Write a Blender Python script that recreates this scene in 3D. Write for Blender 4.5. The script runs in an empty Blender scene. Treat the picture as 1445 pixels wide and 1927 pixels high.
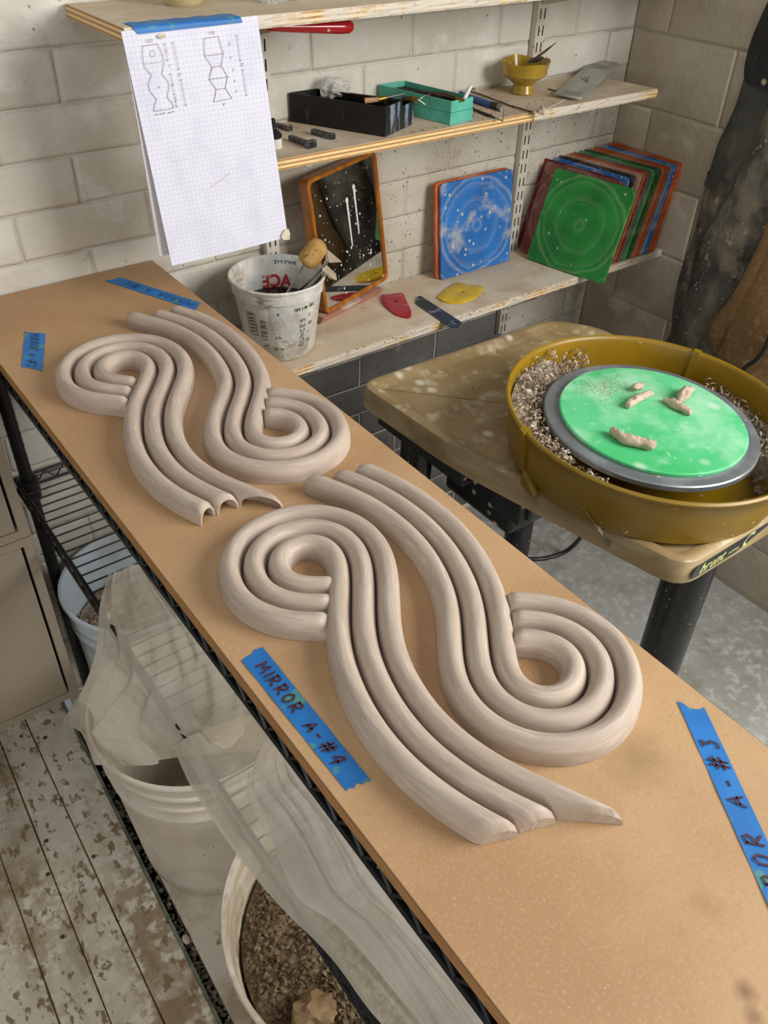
import bpy, bmesh, math, random
import numpy as np
from mathutils import Vector, Matrix, noise
random.seed(7); np.random.seed(7)
PI=math.pi
sc=bpy.context.scene; COL=sc.collection
# ------------------------------------------------------------------ camera
IW,IH=1445,1927; FPX=1603.696; CAM=np.array([0.,0.,1.73])
def _rot(a,b,c):
    f=np.array([math.sin(c)*math.cos(a),math.cos(c)*math.cos(a),-math.sin(a)])
    r=np.array([math.cos(c),-math.sin(c),0.]); d=np.cross(f,r)
    return np.array([math.cos(b)*r+math.sin(b)*d,-math.sin(b)*r+math.cos(b)*d,f])
RM=_rot(0.682377506,-0.0350002759,0.659542565)
cd=bpy.data.cameras.new('camera'); cam=bpy.data.objects.new('camera',cd); COL.objects.link(cam)
cd.sensor_fit='VERTICAL'; cd.sensor_height=36; cd.sensor_width=27; cd.lens=FPX/IH*36; cd.clip_start=.02
m4=Matrix.Identity(4)
for i in range(3):
    m4[i][0]=RM[0][i]; m4[i][1]=-RM[1][i]; m4[i][2]=-RM[2][i]; m4[i][3]=CAM[i]
cam.matrix_world=m4; sc.camera=cam
# ------------------------------------------------------------------ world, window light, exposure
w=bpy.data.worlds.new('world'); sc.world=w; w.use_nodes=True
bg=w.node_tree.nodes['Background']; bg.inputs[0].default_value=(.93,.95,1.0,1); bg.inputs[1].default_value=.19
def area(name,loc,target,sx,sy,power,col):
    l=bpy.data.lights.new(name,'AREA'); l.shape='RECTANGLE'; l.size=sx; l.size_y=sy; l.energy=power; l.color=col
    o=bpy.data.objects.new(name,l); COL.objects.link(o); o.location=loc
    o.rotation_euler=(Vector(target)-Vector(loc)).to_track_quat('-Z','Y').to_euler(); return o
area('window_light',(1.88,-.70,2.05),(.3,1.0,.9),1.3,1.2,78,(1,.975,.94))
area('ceiling_light',(.0,.05,2.95),(.25,.45,0),1.3,1.0,7,(1,.98,.95))
area('left_fill_light',(-1.5,-.9,1.75),(.2,.8,.35),1.2,1.1,23,(1,.965,.9))  # fill added behind left to lift the floor and sheeting, not a window
vs=sc.view_settings; vs.view_transform='Standard'; vs.look='None'; vs.gamma=1; vs.use_curve_mapping=False; vs.exposure=-0.14

# ------------------------------------------------------------------ helpers
def U(x,y,ax,v):
    """the world point where the sight line of a measured photo pixel meets the plane axis=v"""
    r=RM.T@np.array([(x-IW/2)/FPX,(y-IH/2)/FPX,1]); return CAM+r*((v-CAM[ax])/r[ax])
Z=lambda x,y,z:U(x,y,2,z)
def srgb(h):
    if isinstance(h,str):
        c=[int(h[i:i+2],16)/255 for i in (0,2,4)]
    else: c=[v/255 for v in h]
    return tuple([(v/12.92 if v<=.04045 else ((v+.055)/1.055)**2.4) for v in c]+[1])
def mat(name,base,layers=(),rough=.6,bump=None,metal=0.,alpha=1.,trans=0.,spec=.5,coords='pos',bumps=(),coat=0,sss=0):
    """layers: (kind,colour,scale,lo,hi[,detail/vec]) mixed over the base"""
    m=bpy.data.materials.new(name); m.use_nodes=True; nt=m.node_tree; N=nt.nodes; L=nt.links
    b=N['Principled BSDF']; b.inputs['Roughness'].default_value=rough; b.inputs['Metallic'].default_value=metal
    b.inputs['Specular IOR Level'].default_value=spec; b.inputs['Alpha'].default_value=alpha
    b.inputs['Transmission Weight'].default_value=trans; b.inputs['Coat Weight'].default_value=coat
    if coords=='pos': src=N.new('ShaderNodeNewGeometry').outputs['Position']
    elif coords=='obj': src=N.new('ShaderNodeTexCoord').outputs['Object']
    else: src=N.new('ShaderNodeTexCoord').outputs['UV']
    def nz(scale,detail=4,off=0,rg=.6):
        mp=N.new('ShaderNodeMapping'); L.new(src,mp.inputs[0])
        s=scale if isinstance(scale,(tuple,list)) else (scale,)*3
        mp.inputs['Scale'].default_value=s; mp.inputs['Location'].default_value=(off,off*1.7,off*.3)
        n=N.new('ShaderNodeTexNoise'); L.new(mp.outputs[0],n.inputs['Vector']); n.inputs['Scale'].default_value=1
        n.inputs['Detail'].default_value=detail; n.inputs['Roughness'].default_value=rg; return n.outputs['Fac']
    col=None; prev=srgb(base)
    def mix(fac,c):
        nonlocal col
        x=N.new('ShaderNodeMix'); x.data_type='RGBA'; L.new(fac,x.inputs[0])
        if col is None: x.inputs[6].default_value=prev
        else: L.new(col,x.inputs[6])
        x.inputs[7].default_value=srgb(c); col=x.outputs[2]
    def ramp(v,lo,hi,top=1.):
        r=N.new('ShaderNodeMapRange'); L.new(v,r.inputs[0]); r.inputs[1].default_value=lo; r.inputs[2].default_value=hi; r.inputs[4].default_value=top; return r.outputs[0]
    for i,l in enumerate(layers):
        k,c,s,lo,hi=l[:5]; ex=l[5] if len(l)>5 else None
        if k=='n': f=ramp(nz(s,ex or 5,i*3.7+1),lo,hi)
        elif k=='v':   # splatter dots: cells whose random value is low enough
            mp=N.new('ShaderNodeMapping'); L.new(src,mp.inputs[0]); mp.inputs['Scale'].default_value=(s,)*3 if not isinstance(s,tuple) else s
            mp.inputs['Location'].default_value=(i*2.3,)*3
            v=N.new('ShaderNodeTexVoronoi'); L.new(mp.outputs[0],v.inputs['Vector']); v.inputs['Scale'].default_value=1
            r=ramp(v.outputs['Distance'],hi,lo)  # dist<lo ->1
            sp=N.new('ShaderNodeSeparateColor'); L.new(v.outputs['Color'],sp.inputs[0])
            g=N.new('ShaderNodeMath'); g.operation='LESS_THAN'; L.new(sp.outputs[0],g.inputs[0]); g.inputs[1].default_value=ex or .5
            q=N.new('ShaderNodeMath'); q.operation='MULTIPLY'; L.new(r,q.inputs[0]); L.new(g.outputs[0],q.inputs[1]); f=q.outputs[0]
        elif k=='r':   # rings about the local z axis
            mp=N.new('ShaderNodeMapping'); L.new(src,mp.inputs[0]); mp.inputs['Scale'].default_value=(1,1,0)
            ln=N.new('ShaderNodeVectorMath'); ln.operation='LENGTH'; L.new(mp.outputs[0],ln.inputs[0])
            a=N.new('ShaderNodeMath'); a.operation='MULTIPLY_ADD'; L.new(ln.outputs['Value'],a.inputs[0]); a.inputs[1].default_value=s
            nn=nz(14,3,i); aa=N.new('ShaderNodeMath'); aa.operation='MULTIPLY'; L.new(nn,aa.inputs[0]); aa.inputs[1].default_value=ex or 1.; L.new(aa.outputs[0],a.inputs[2])
            n=N.new('ShaderNodeTexNoise'); n.noise_dimensions='1D'; L.new(a.outputs[0],n.inputs['W']); n.inputs['Scale'].default_value=1; n.inputs['Detail'].default_value=2
            f=ramp(n.outputs['Fac'],lo,hi)
        elif k=='z':   # plies: bands along world z ; s=period, ex=phase
            sp=N.new('ShaderNodeSeparateXYZ'); L.new(src,sp.inputs[0])
            a=N.new('ShaderNodeMath'); a.operation='MULTIPLY_ADD'; L.new(sp.outputs[2],a.inputs[0]); a.inputs[1].default_value=2*PI/s; a.inputs[2].default_value=ex or 0
            g=N.new('ShaderNodeMath'); g.operation='SINE'; L.new(a.outputs[0],g.inputs[0]); f=ramp(g.outputs[0],lo,hi)
        elif k=='s':   # one stain at a fixed place: s=(x,y,z), lo=outer radius, hi=inner radius
            d=N.new('ShaderNodeVectorMath'); d.operation='DISTANCE'; L.new(src,d.inputs[0]); d.inputs[1].default_value=s
            nn=nz(45,4,i); a=N.new('ShaderNodeMath'); a.operation='MULTIPLY_ADD'; L.new(nn,a.inputs[0]); a.inputs[1].default_value=lo*1.2; L.new(d.outputs['Value'],a.inputs[2])
            f=ramp(a.outputs[0],lo*1.6,hi+lo*.5)
        elif k=='grid': # ruled squares in uv, s=count tuple
            mp=N.new('ShaderNodeMapping'); L.new(src,mp.inputs[0]); mp.inputs['Scale'].default_value=s
            fr=N.new('ShaderNodeVectorMath'); fr.operation='FRACTION'; L.new(mp.outputs[0],fr.inputs[0])
            sp=N.new('ShaderNodeSeparateXYZ'); L.new(fr.outputs[0],sp.inputs[0])
            mn=N.new('ShaderNodeMath'); mn.operation='MINIMUM'; L.new(sp.outputs[0],mn.inputs[0]); L.new(sp.outputs[1],mn.inputs[1])
            f=ramp(mn.outputs[0],hi,lo)
        if len(l)>6:
            q=N.new('ShaderNodeMath'); q.operation='MULTIPLY'; L.new(f,q.inputs[0]); q.inputs[1].default_value=l[6]; f=q.outputs[0]
        mix(f,c)
    if col is None: b.inputs['Base Color'].default_value=prev
    else: L.new(col,b.inputs['Base Color'])
    bs=list(bumps)
    if bump: bs.append(bump)
    last=None
    for s,st,dist in bs:
        bp=N.new('ShaderNodeBump'); bp.inputs['Strength'].default_value=st; bp.inputs['Distance'].default_value=dist
        L.new(nz(s,5,9.1),bp.inputs['Height'])
        if last: L.new(last,bp.inputs['Normal'])
        last=bp.outputs[0]
    if last: L.new(last,b.inputs['Normal'])
    return m
class MB:
    def __init__(s): s.v=[];s.f=[];s.uv={}
    def add(s,vs,fs):
        o=len(s.v); s.v+= [tuple(float(c) for c in p) for p in vs]; s.f+=[tuple(i+o for i in f) for f in fs]; return s
    def box(s,c,d,R=None):
        c=np.array(c,float);h=np.array(d,float)/2
        P=[np.array([x,y,z])*h for x in(-1,1) for y in(-1,1) for z in(-1,1)]
        if R is not None: P=[R@p for p in P]
        return s.add([c+p for p in P],[(0,1,3,2),(4,6,7,5),(0,4,5,1),(2,3,7,6),(0,2,6,4),(1,5,7,3)])
    def hexa(s,a,b):  # 4 bottom points, 4 top points
        return s.add(list(a)+list(b),[(3,2,1,0),(4,5,6,7),(0,1,5,4),(1,2,6,5),(2,3,7,6),(3,0,4,7)])
    def bar(s,a,b,r,n=10,r2=None,cap=True):
        return s.tube([a,b],[r,r if r2 is None else r2],n,cap)
    def tube(s,P,r,n=10,cap=True,sq=None):
        P=[np.array(p,float) for p in P]; k=len(P); r=[r]*k if np.isscalar(r) else list(r)
        T=[(P[min(i+1,k-1)]-P[max(i-1,0)]) for i in range(k)]; T=[t/(np.linalg.norm(t)+1e-12) for t in T]
        up=np.array([0,0,1.]) if abs(T[0][2])<.9 else np.array([0,1.,0])
        o=len(s.v); nn=np.cross(up,T[0]); nn/=np.linalg.norm(nn)
        for i in range(k):
            nn=nn-T[i]*(nn@T[i]); nn/=np.linalg.norm(nn)+1e-12; bb=np.cross(T[i],nn)
            for j in range(n):
                a=2*PI*j/n; s.v.append(tuple(P[i]+r[i]*(math.cos(a)*nn+math.sin(a)*bb*(sq or 1))))
        for i in range(k-1):
            for j in range(n):
                s.f.append((o+i*n+j,o+i*n+(j+1)%n,o+(i+1)*n+(j+1)%n,o+(i+1)*n+j))
        if cap: s.f.append(tuple(o+j for j in range(n))[::-1]); s.f.append(tuple(o+(k-1)*n+j for j in range(n)))
        return s
    def lathe(s,prof,c=(0,0,0),n=48,a0=0,a1=2*PI,closed=True):
        full=abs(a1-a0-2*PI)<1e-6; m=n if full else n+1; o=len(s.v); k=len(prof)
        for j in range(m):
            a=a0+(a1-a0)*j/n
            for r,z in prof: s.v.append((c[0]+r*math.cos(a),c[1]+r*math.sin(a),c[2]+z))
        for j in range(n):
            for i in range(k-1):
                q=(o+j*k+i,o+((j+1)%m)*k+i,o+((j+1)%m)*k+i+1,o+j*k+i+1); s.f.append(q)
        return s
    def grid(s,G,uv=True):
        G=np.array(G); a,b=G.shape[:2]; o=len(s.v); s.v+= [tuple(p) for p in G.reshape(-1,3)]
        if uv:
            for i in range(a):
                for j in range(b): s.uv[o+i*b+j]=(i/(a-1),j/(b-1))
        for i in range(a-1):
            for j in range(b-1): s.f.append((o+i*b+j,o+(i+1)*b+j,o+(i+1)*b+j+1,o+i*b+j+1))
        return s
    def prism(s,poly,z0,z1,bev=0.):
        """polygon (counter clockwise) extruded, top edge eased by bev"""
        n=len(poly); o=len(s.v)
        rings=[(0,z0),(0,z1-bev),(bev,z1)] if bev else [(0,z0),(0,z1)]
        for ins,z in rings:
            for x,y in (offset(poly,-ins) if ins else poly): s.v.append((x,y,z))
        for k in range(len(rings)-1):
            for j in range(n): s.f.append((o+k*n+j,o+k*n+(j+1)%n,o+(k+1)*n+(j+1)%n,o+(k+1)*n+j))
        s.f.append(tuple(o+j for j in range(n))[::-1]); s.f.append(tuple(o+(len(rings)-1)*n+j for j in range(n)))
        return s
    def build(s,name,m,parent=None,smooth=35,T=None,sub=0,solid=0,bev=0,bseg=2):
        me=bpy.data.meshes.new(name); v=s.v
        if T is not None: v=[T(p) for p in v]
        me.from_pydata([tuple(p) for p in v],[],s.f)
        if m: me.materials.append(m)
        if s.uv:
            ul=me.uv_layers.new(name='UVMap')
            for lp in me.loops: ul.data[lp.index].uv=s.uv.get(lp.vertex_index,(0,0))
        if bev or not s.uv:
            bm=bmesh.new(); bm.from_mesh(me)
            bmesh.ops.recalc_face_normals(bm,faces=bm.faces)
            if bev:
                es=[e for e in bm.edges if e.is_manifold and e.calc_face_angle(0)>.6]
                bmesh.ops.bevel(bm,geom=es,offset=bev,segments=bseg,affect='EDGES',profile=.6,clamp_overlap=True)
            bm.to_mesh(me); bm.free()
        if smooth:
            me.shade_smooth()
            if smooth<180: me.set_sharp_from_angle(angle=math.radians(smooth))
        o=bpy.data.objects.new(name,me); COL.objects.link(o)
        if parent is not None:
            o.parent=parent; o.matrix_parent_inverse=Matrix.Translation(-parent.location) if not parent.parent else parent.matrix_parent_inverse.copy()
            if parent.parent: o.matrix_parent_inverse=Matrix.Identity(4)
        if sub: md=o.modifiers.new('sub','SUBSURF'); md.levels=md.render_levels=sub
        if solid: md=o.modifiers.new('solid','SOLIDIFY'); md.thickness=solid; md.offset=0
        return o
def offset(poly,d):
    """move every edge of a ccw polygon outward by d"""
    n=len(poly); o=[]
    for i in range(n):
        a,b,c=np.array(poly[i-1]),np.array(poly[i]),np.array(poly[(i+1)%n])
        e1=(b-a)/(np.linalg.norm(b-a)+1e-12); e2=(c-b)/(np.linalg.norm(c-b)+1e-12)
        n1=np.array([e1[1],-e1[0]]); n2=np.array([e2[1],-e2[0]]); q=n1+n2; q/=max(1e-6,(1+n1@n2)); o.append(tuple(b+q*d))
    return o
def roundpoly(poly,r,n=4):
    o=[]; k=len(poly)
    for i in range(k):
        a,b,c=[np.array(poly[j%k],float) for j in (i-1,i,i+1)]
        u=(a-b)/np.linalg.norm(a-b); v=(c-b)/np.linalg.norm(c-b)
        rr=r[i] if isinstance(r,(list,tuple)) else r
        p,q=b+u*rr,b+v*rr
        for t in np.linspace(0,1,n+1): o.append(tuple((1-t)**2*p+2*t*(1-t)*b+t*t*q))
    return o
def tag(o,label=None,cat=None,group=None,kind=None):
    if label:o['label']=label
    if cat:o['category']=cat
    if group:o['group']=group
    if kind:o['kind']=kind
    return o
def thing(name,loc,label=None,cat=None,group=None,kind=None):
    o=bpy.data.objects.new(name,None); COL.objects.link(o); o.location=loc; o.empty_display_size=.05
    return tag(o,label,cat,group,kind)
def dup(o,mw=None,**kw):
    r=o.copy(); COL.objects.link(r)
    for ch in list(o.children):
        c=ch.copy(); COL.objects.link(c); c.parent=r
        for g in list(ch.children): d=g.copy(); COL.objects.link(d); d.parent=c
    if mw is not None: r.matrix_world=mw
    return r
def spline(pts,n=10):
    p=np.array(pts,float); p=np.vstack([2*p[0]-p[1],p,2*p[-1]-p[-2]]); o=[]
    for k in range(1,len(p)-2):
        a,b,c,d=p[k-1:k+3]
        for t in np.arange(n)/n: o.append(.5*(2*b+(c-a)*t+(2*a-5*b+4*c-d)*t*t+(3*b-a-3*c+d)*t**3))
    o.append(p[-2]); return np.array(o)
# hand lettering: strokes in a unit cell, baseline 0, cap height 1
GL={'M':[[(0,0),(.12,1),(.42,.35),(.72,1),(.85,0)]],'I':[[(.25,0),(.3,1)]],'R':[[(.05,0),(.12,1)],[(0,.95),(.5,1),(.62,.75),(.45,.55),(.12,.48),(.7,0)]],
'O':[[(.35,1),(.08,.75),(.05,.3),(.3,0),(.58,.2),(.65,.7),(.35,1)]],'A':[[(0,0),(.38,1),(.7,0)],[(.1,.35),(.65,.4)]],'-':[[(.1,.45),(.5,.47)]],
'#':[[(.25,-.1),(.35,1.1)],[(.6,-.1),(.7,1.1)],[(0,.3),(.95,.36)],[(.02,.68),(.98,.75)]],'4':[[(.45,1.05),(.05,.35),(.75,.4)],[(.6,1.0),(.5,-.15)]],
'1':[[(.05,.8),(.35,1),(.35,0)],[(.05,0),(.65,0)]],'2':[[(0,.8),(.3,1),(.55,.8),(.45,.5),(0,0),(.65,.05)]],'3':[[(0,.95),(.5,1),(.25,.6),(.55,.4),(.4,.05),(0,.05)]],
'L':[[(0,1),(0,0),(.5,0)]],'T':[[(0,1),(.7,1)],[(.35,1),(.35,0)]],'E':[[(.55,1),(0,1),(0,0),(.55,0)],[(0,.52),(.45,.52)]],'S':[[(.55,.85),(.3,1),(.03,.8),(.5,.35),(.3,0),(0,.15)]],
'U':[[(0,1),(0,.2),(.3,0),(.6,.2),(.6,1)]],'N':[[(0,0),(0,1),(.6,0),(.6,1)]],'C':[[(.6,.85),(.3,1),(.03,.6),(.1,.15),(.35,0),(.6,.15)]],'8':[[(.3,.5),(.05,.75),(.3,1),(.55,.75),(.3,.5),(0,.22),(.3,0),(.6,.22),(.3,.5)]],
'/':[[(0,-.1),(.5,1.1)]],'"':[[(.1,1),(.08,.75)],[(.3,1),(.28,.75)]],'l':[[(.1,0),(.1,1)]],'t':[[(.2,1),(.2,0)],[(0,.65),(.4,.65)]],'r':[[(.05,0),(.05,.6)],[(.05,.45),(.4,.6)]],'D':[[(0,0),(0,1),(.5,.8),(.55,.3),(0,0)]],' ':[], 'o':[[(.3,.6),(.03,.4),(.1,.05),(.4,.0),(.55,.3),(.3,.6)]],'z':[[(0,.6),(.45,.6),(0,0),(.5,0)]]}
def stroke(mb,P,w,f):
    """ribbon of width w along 2d path P, carried to 3d by f(u,v)"""
    P=[np.array(p,float) for p in P]
    if len(P)>2:
        Q=[P[0]]
        for a,b in zip(P[:-1],P[1:]): Q+=[a+(b-a)*.5,b]
        P=Q
    k=len(P); V=[]
    for i in range(k):
        t=P[min(i+1,k-1)]-P[max(i-1,0)]; t/=np.linalg.norm(t)+1e-9; n=np.array([-t[1],t[0]])*w/2
        V+= [f(*(P[i]+n)),f(*(P[i]-n))]
    mb.add(V,[(2*i,2*i+1,2*i+3,2*i+2) for i in range(k-1)])
def write(mb,text,x,y,h,w,f,adv=.95,slant=0,cw=.8):
    for ch in text:
        for st in GL.get(ch,[]): stroke(mb,[(x+(p[0]+slant*p[1])*h*cw,y+p[1]*h) for p in st],w,f)
        x+=h*cw*(adv*1.3 if ch=='#' else adv if ch not in 'I1l' else adv*.62)
    return x
def fonttext(s,size=1.,shear=0,bold=0):
    """default typeface outline as flat mesh (verts2d, faces)"""
    c=bpy.data.curves.new('t','FONT'); c.body=s; c.size=size; c.shear=shear; c.offset=bold; c.resolution_u=3
    o=bpy.data.objects.new('t',c); COL.objects.link(o); bpy.context.view_layer.update()
    me=bpy.data.meshes.new_from_object(o.evaluated_get(bpy.context.evaluated_depsgraph_get()))
    v=[tuple(p.co[:2]) for p in me.vertices]; f=[tuple(p.vertices) for p in me.polygons]
    bpy.data.objects.remove(o); bpy.data.curves.remove(c); bpy.data.meshes.remove(me); return v,f
# ------------------------------------------------------------------ materials
m_wall=mat('painted_brick','D3CFC4',[('n','C3BDAF',3,.42,.62),('n','E0DED6',9,.55,.7),('n','A89F8C',26,.68,.74),('v','8A8070',60,.1,.22,.06)],.75,bumps=[(14,.5,.01),(70,.55,.003)])
m_joint=mat('joint','C9C3B6',[('n','A59B8A',7,.5,.68)],.85,bump=(60,.5,.003))
m_jointr=mat('joint_side','B4A996',[('n','9E937E',7,.5,.68)],.85,bump=(60,.5,.003))
m_wallr=mat('painted_block','BEB39F',[('n','A99D88',4,.4,.62),('n','C8BEAC',9,.55,.7),('v','8C7C66',45,.1,.25,.07),('v','7D6B54',110,.1,.3,.06)],.8,bumps=[(10,.35,.01),(60,.4,.003)])
m_splat=mat('splattered_brick','C9C3B5',[('n','B5AC9B',4,.4,.62),('v','77705F',75,.12,.28,.22),('v','6B6353',150,.12,.32,.2),('n','A08F78',7,.6,.72)],.8,bumps=[(14,.4,.01),(70,.5,.003)])
m_shadeb=mat('shade_darkened_brick','6E6C67',[('n','5C5A56',4,.4,.6),('v','3E3C38',60,.1,.28,.15),('n','8A867C',14,.6,.72)],.7,bumps=[(14,.5,.01),(70,.5,.003)])  # shade under the lower shelf put into the brick colour; speckles are real
m_conc=mat('concrete','A9AAA5',[('n','98968D',4,.4,.62),('n','C2C4C0',48,.5,.64,8,.8),('n','8A8373',14,.54,.7,8,.7),('v','5E584C',120,.1,.2,.05)],.55,bump=(90,.25,.002))
m_plank=mat('worn_white_plank','DDD5C2',[('n','A8957A',(4,2.5,1),.46,.60,8),('n','E6E0D0',34,.50,.60,9),('n','8F7D5F',(60,34,1),.555,.62,10),('n','7A5C30',(9,3,1),.56,.72,7,.75),('n','8A7048',2.6,.58,.70,4,.75),('v','4A3B28',44,.16,.3,.06)],.7,bump=(60,.4,.003))
m_rust=mat('rusty_seam','5E4729',[('n','8B7146',9,.4,.6)],.9)
m_dark=mat('dark_gap','2A2521',[],.9)
m_ply=mat('shelf_ply','CDBCA2',[('n','BBA88C',(3,16,3),.4,.65),('n','D8CDBA',8,.5,.68),('n','A6937B',30,.63,.72,6)],.7,bump=(50,.2,.002))
def plyedge(name,z0,caked=False,th=.0186):
    L=[('z','A8794A',th/2.5,.1,.6,-2*PI/(th/2.5)*z0),('n','C99C5D',(60,4,120),.5,.7,3,.6)]
    if caked: L+= [('n','CFC5B4',16,.36,.5,6),('n','A99C88',70,.6,.7,5)]
    return mat(name,'E5C88F',L,.65,bump=(90,.4,.002) if caked else (40,.15,.001))
STAINS=[tuple(float(c) for c in Z(x,y,1.05)) for x,y in [(1195,1425),(1402,1868),(1418,1912),(1320,1700)]]
m_mdf=mat('mdf','BA976E',[('n','AC8760',4,.42,.62),('n','CBAE88',(330,300,330),.52,.68,7,.4),('n','AE8453',(260,240,260),.58,.68,6,.6),('v','EFDDBB',190,.04,.12,.04),('v','5E432B',28,.02,.05,.05),('n','8A6A44',(2.6,2.6,1),.70,.80,3,.5),('s','8C7048',STAINS[0],.045,.01,None,.55),('s','6B4A2C',STAINS[1],.011,.002,None,.7),('s','6B4A2C',STAINS[2],.010,.002,None,.6),('s','96744C',STAINS[3],.02,.004,None,.4)],.62,bump=(180,.12,.001))
m_mdfedge=mat('mdf_edge','A97B48',[('n','966A3B',(20,20,80),.4,.65)],.75)
m_clay=mat('leatherhard_clay','B9A998',[('n','A8978A',(5,14,1),.36,.62,6,.8),('n','C8BBAD',(14,26,1),.5,.68,5,.7),('n','AA9682',(34,22,1),.56,.72,5,.5),('v','8A7562',60,.03,.09,.02)],.66,coords='uv',bump=((40,16,1),.14,.0012))
m_clayraw=mat('clay_scrap','BFAE98',[('n','A8957E',30,.45,.65)],.8,bump=(120,.5,.003))
m_trim=mat('dry_trimmings','B8A994',[('n','8E7E69',40,.4,.6),('n','D6CCBC',60,.58,.68)],.9)
m_trimd=mat('brown_trimmings','86735A',[('n','6A583F',30,.4,.6),('n','A08E72',50,.6,.68)],.9)
m_black=mat('black_metal','1A1A1B',[('v','B9B1A2',90,.08,.16,.05)],.35)
m_blackbox=mat('black_card','121212',[('v','C9BFAE',38,.1,.24,.1),('n','3A3B40',(60,60,20),.6,.7,6)],.35)
m_blackbox2=mat('smeared_black_card','1B1D22',[('n','7C8796',(50,50,12),.54,.64,6),('v','D8CFBE',60,.12,.26,.12)],.35)
m_blue=mat('blue_tape','1F76C2',[('n','1968AE',8,.4,.6),('n','5F9E5E',(40,40,40),.58,.66,3,.6)],.55,bump=(60,.3,.001))
m_ink=mat('maroon_ink','4A1A24',[],.6); m_ink2=mat('dark_blue_ink','181C40',[],.6)
m_film=None
# ------------------------------------------------------------------ setting
WY=1.552; WX=1.935; BZ=1.05
def brickwall(name,axis,v,a0,a1,z1,L,H,m,zoff,msplit=None,under=None):
    root=MB()
    if axis=='y': root.box(((a0+a1)/2,v+.05,z1/2),(a1-a0,.1,z1))
    else: root.box((v+.05,(a0+a1)/2,z1/2),(.1,a1-a0,z1))
    w=root.build(name,m_joint if axis=='y' else m_jointr,smooth=0); tag(w,kind='structure')
    meshes=[]
    for k in range(5):
        bm=bmesh.new(); nx,nz=4,3; XS=[-.5,-.5+.007/L,random.uniform(-.2,.2),.5-.007/L,.5]; ZS=[-.5,-.5+.007/H,.5-.007/H,.5]
        G=[]
        for i in range(nx+1):
            for j in range(nz+1):
                x=XS[i]*(L-.004); z=ZS[j]*(H-.004)
                e=i in(0,nx) or j in(0,nz)
                G.append(bm.verts.new((x+(0 if not e else random.uniform(-.0016,.0016)),((-.0006 if e else -.0020) if axis=='y' else (-.0002 if e else -.0010))+random.uniform(-.0004,.0004),z+(random.uniform(-.0016,.0016) if e else 0))))
        for i in range(nx):
            for j in range(nz): bm.faces.new((G[i*(nz+1)+j],G[(i+1)*(nz+1)+j],G[(i+1)*(nz+1)+j+1],G[i*(nz+1)+j+1]))
        bd=[e for e in bm.edges if e.is_boundary]
        r=bmesh.ops.extrude_edge_only(bm,edges=bd)
        for q in r['geom']:
            if isinstance(q,bmesh.types.BMVert): q.co.y=.003
        bmesh.ops.recalc_face_normals(bm,faces=bm.faces)
        me=bpy.data.meshes.new('brick'); bm.to_mesh(me); bm.free(); me.shade_smooth()
        
        meshes.append(me)
    def variants(mm):
        if mm is None: return None
        o=[]
        for q in meshes: c=q.copy(); c.materials.append(mm); o.append(c)
        return o
    va=variants(m); vb=variants(msplit) if msplit else va; vg=variants(m_shadeb)
    row=0; z=zoff
    while z-H<z1:
        if z>H*.4:
            x=a0+(L/2 if row%2 else 0)
            while x<a1-.02:
                xa,xb=max(a0,x),min(a1,x+L)
                if xb-xa>.03:
                    cx=(xa+xb)/2
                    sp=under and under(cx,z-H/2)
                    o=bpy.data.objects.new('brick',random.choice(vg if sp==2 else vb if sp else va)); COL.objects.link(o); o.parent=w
                    sx=(xb-xa)/L
                    if axis=='y': o.location=(cx,v,z-H/2); o.scale=(sx,1,1)
                    else: o.location=(v,cx,z-H/2); o.rotation_euler=(0,0,-PI/2); o.scale=(sx,1,1)
                x+=L
        row+=1; z+=H
    return w
brickwall('wall_back','y',WY,-.62,WX,2.2,.247,.0832,m_wall,1.428-.0832*17,m_splat,lambda x,z:2 if (z<.84 and .62<x<1.62) else (z<1.27 and x>1.05))  # bricks below the lower shelf take the tone that stands in for shade
brickwall('wall_right','x',WX,.05,WY,2.2,.40,.167,m_wallr,.0097,None,None)
# concrete floor on the right, boarded floor on the left with an open joint of rubble between them
f=MB().box((2.0,.3,-.04),(3.2,4.0,.08)).build('floor',m_conc,smooth=0); tag(f,kind='structure')
fl=MB().prism([(-.9,-1.2),(.105,-1.2),(.192,1.548),(-.9,1.548)],-.08,-.0045).build('floor',m_rust,smooth=0); tag(fl,kind='structure')
ug=MB().box((.0,.15,-.0855),(1.9,2.8,.009)).build('floor',m_dark,smooth=0); tag(ug,kind='structure')
seams=[(-1.35,-1.35),(-1.13,-1.13),(-.90,-.92),(-.69,-.715),(-.475,-.51),(-.265,-.30),(-.06,-.085),(.0255,-.004),(.098,.072),(.176,.150)]
# x of every seam at y=1.3 and y=.5 ; the plank between two seams is one board
seams=[(-.62,-.66),(-.50,-.535),(-.385,-.415),(-.27,-.295),(-.16,-.185),(-.053,-.083),(.0265,-.006),(.0985,.079),(.186,.158)]
def sx(s,y): return s[0]+(s[1]-s[0])*(1.3-y)/.8
for i in range(len(seams)-1):
    a,b=seams[i],seams[i+1]; P=[]
    ys=np.linspace(-1.2,1.548,12)
    L=[(sx(a,y)+.0013+random.uniform(-.0006,.0006),y) for y in ys]; R=[(sx(b,y)-(.0013 if i<len(seams)-2 else 0)+random.uniform(-.0006,.0006),y) for y in ys]
    P=R+L[::-1]
    MB().prism(P,-.0044,random.uniform(-.001,.0),.0012).build('plank',m_plank,fl,smooth=0)
m_curb=mat('plank_edge','7F8A7A',[('n','5A5F50',20,.4,.6)],.6)
e=seams[-1]
MB().prism([(sx(e,-1.2),-1.2),(sx(e,-1.2)+.006,-1.2),(sx(e,1.548)+.006,1.548),(sx(e,1.548),1.548)],-.06,.003).build('edge_strip',m_curb,fl,smooth=0)
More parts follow.
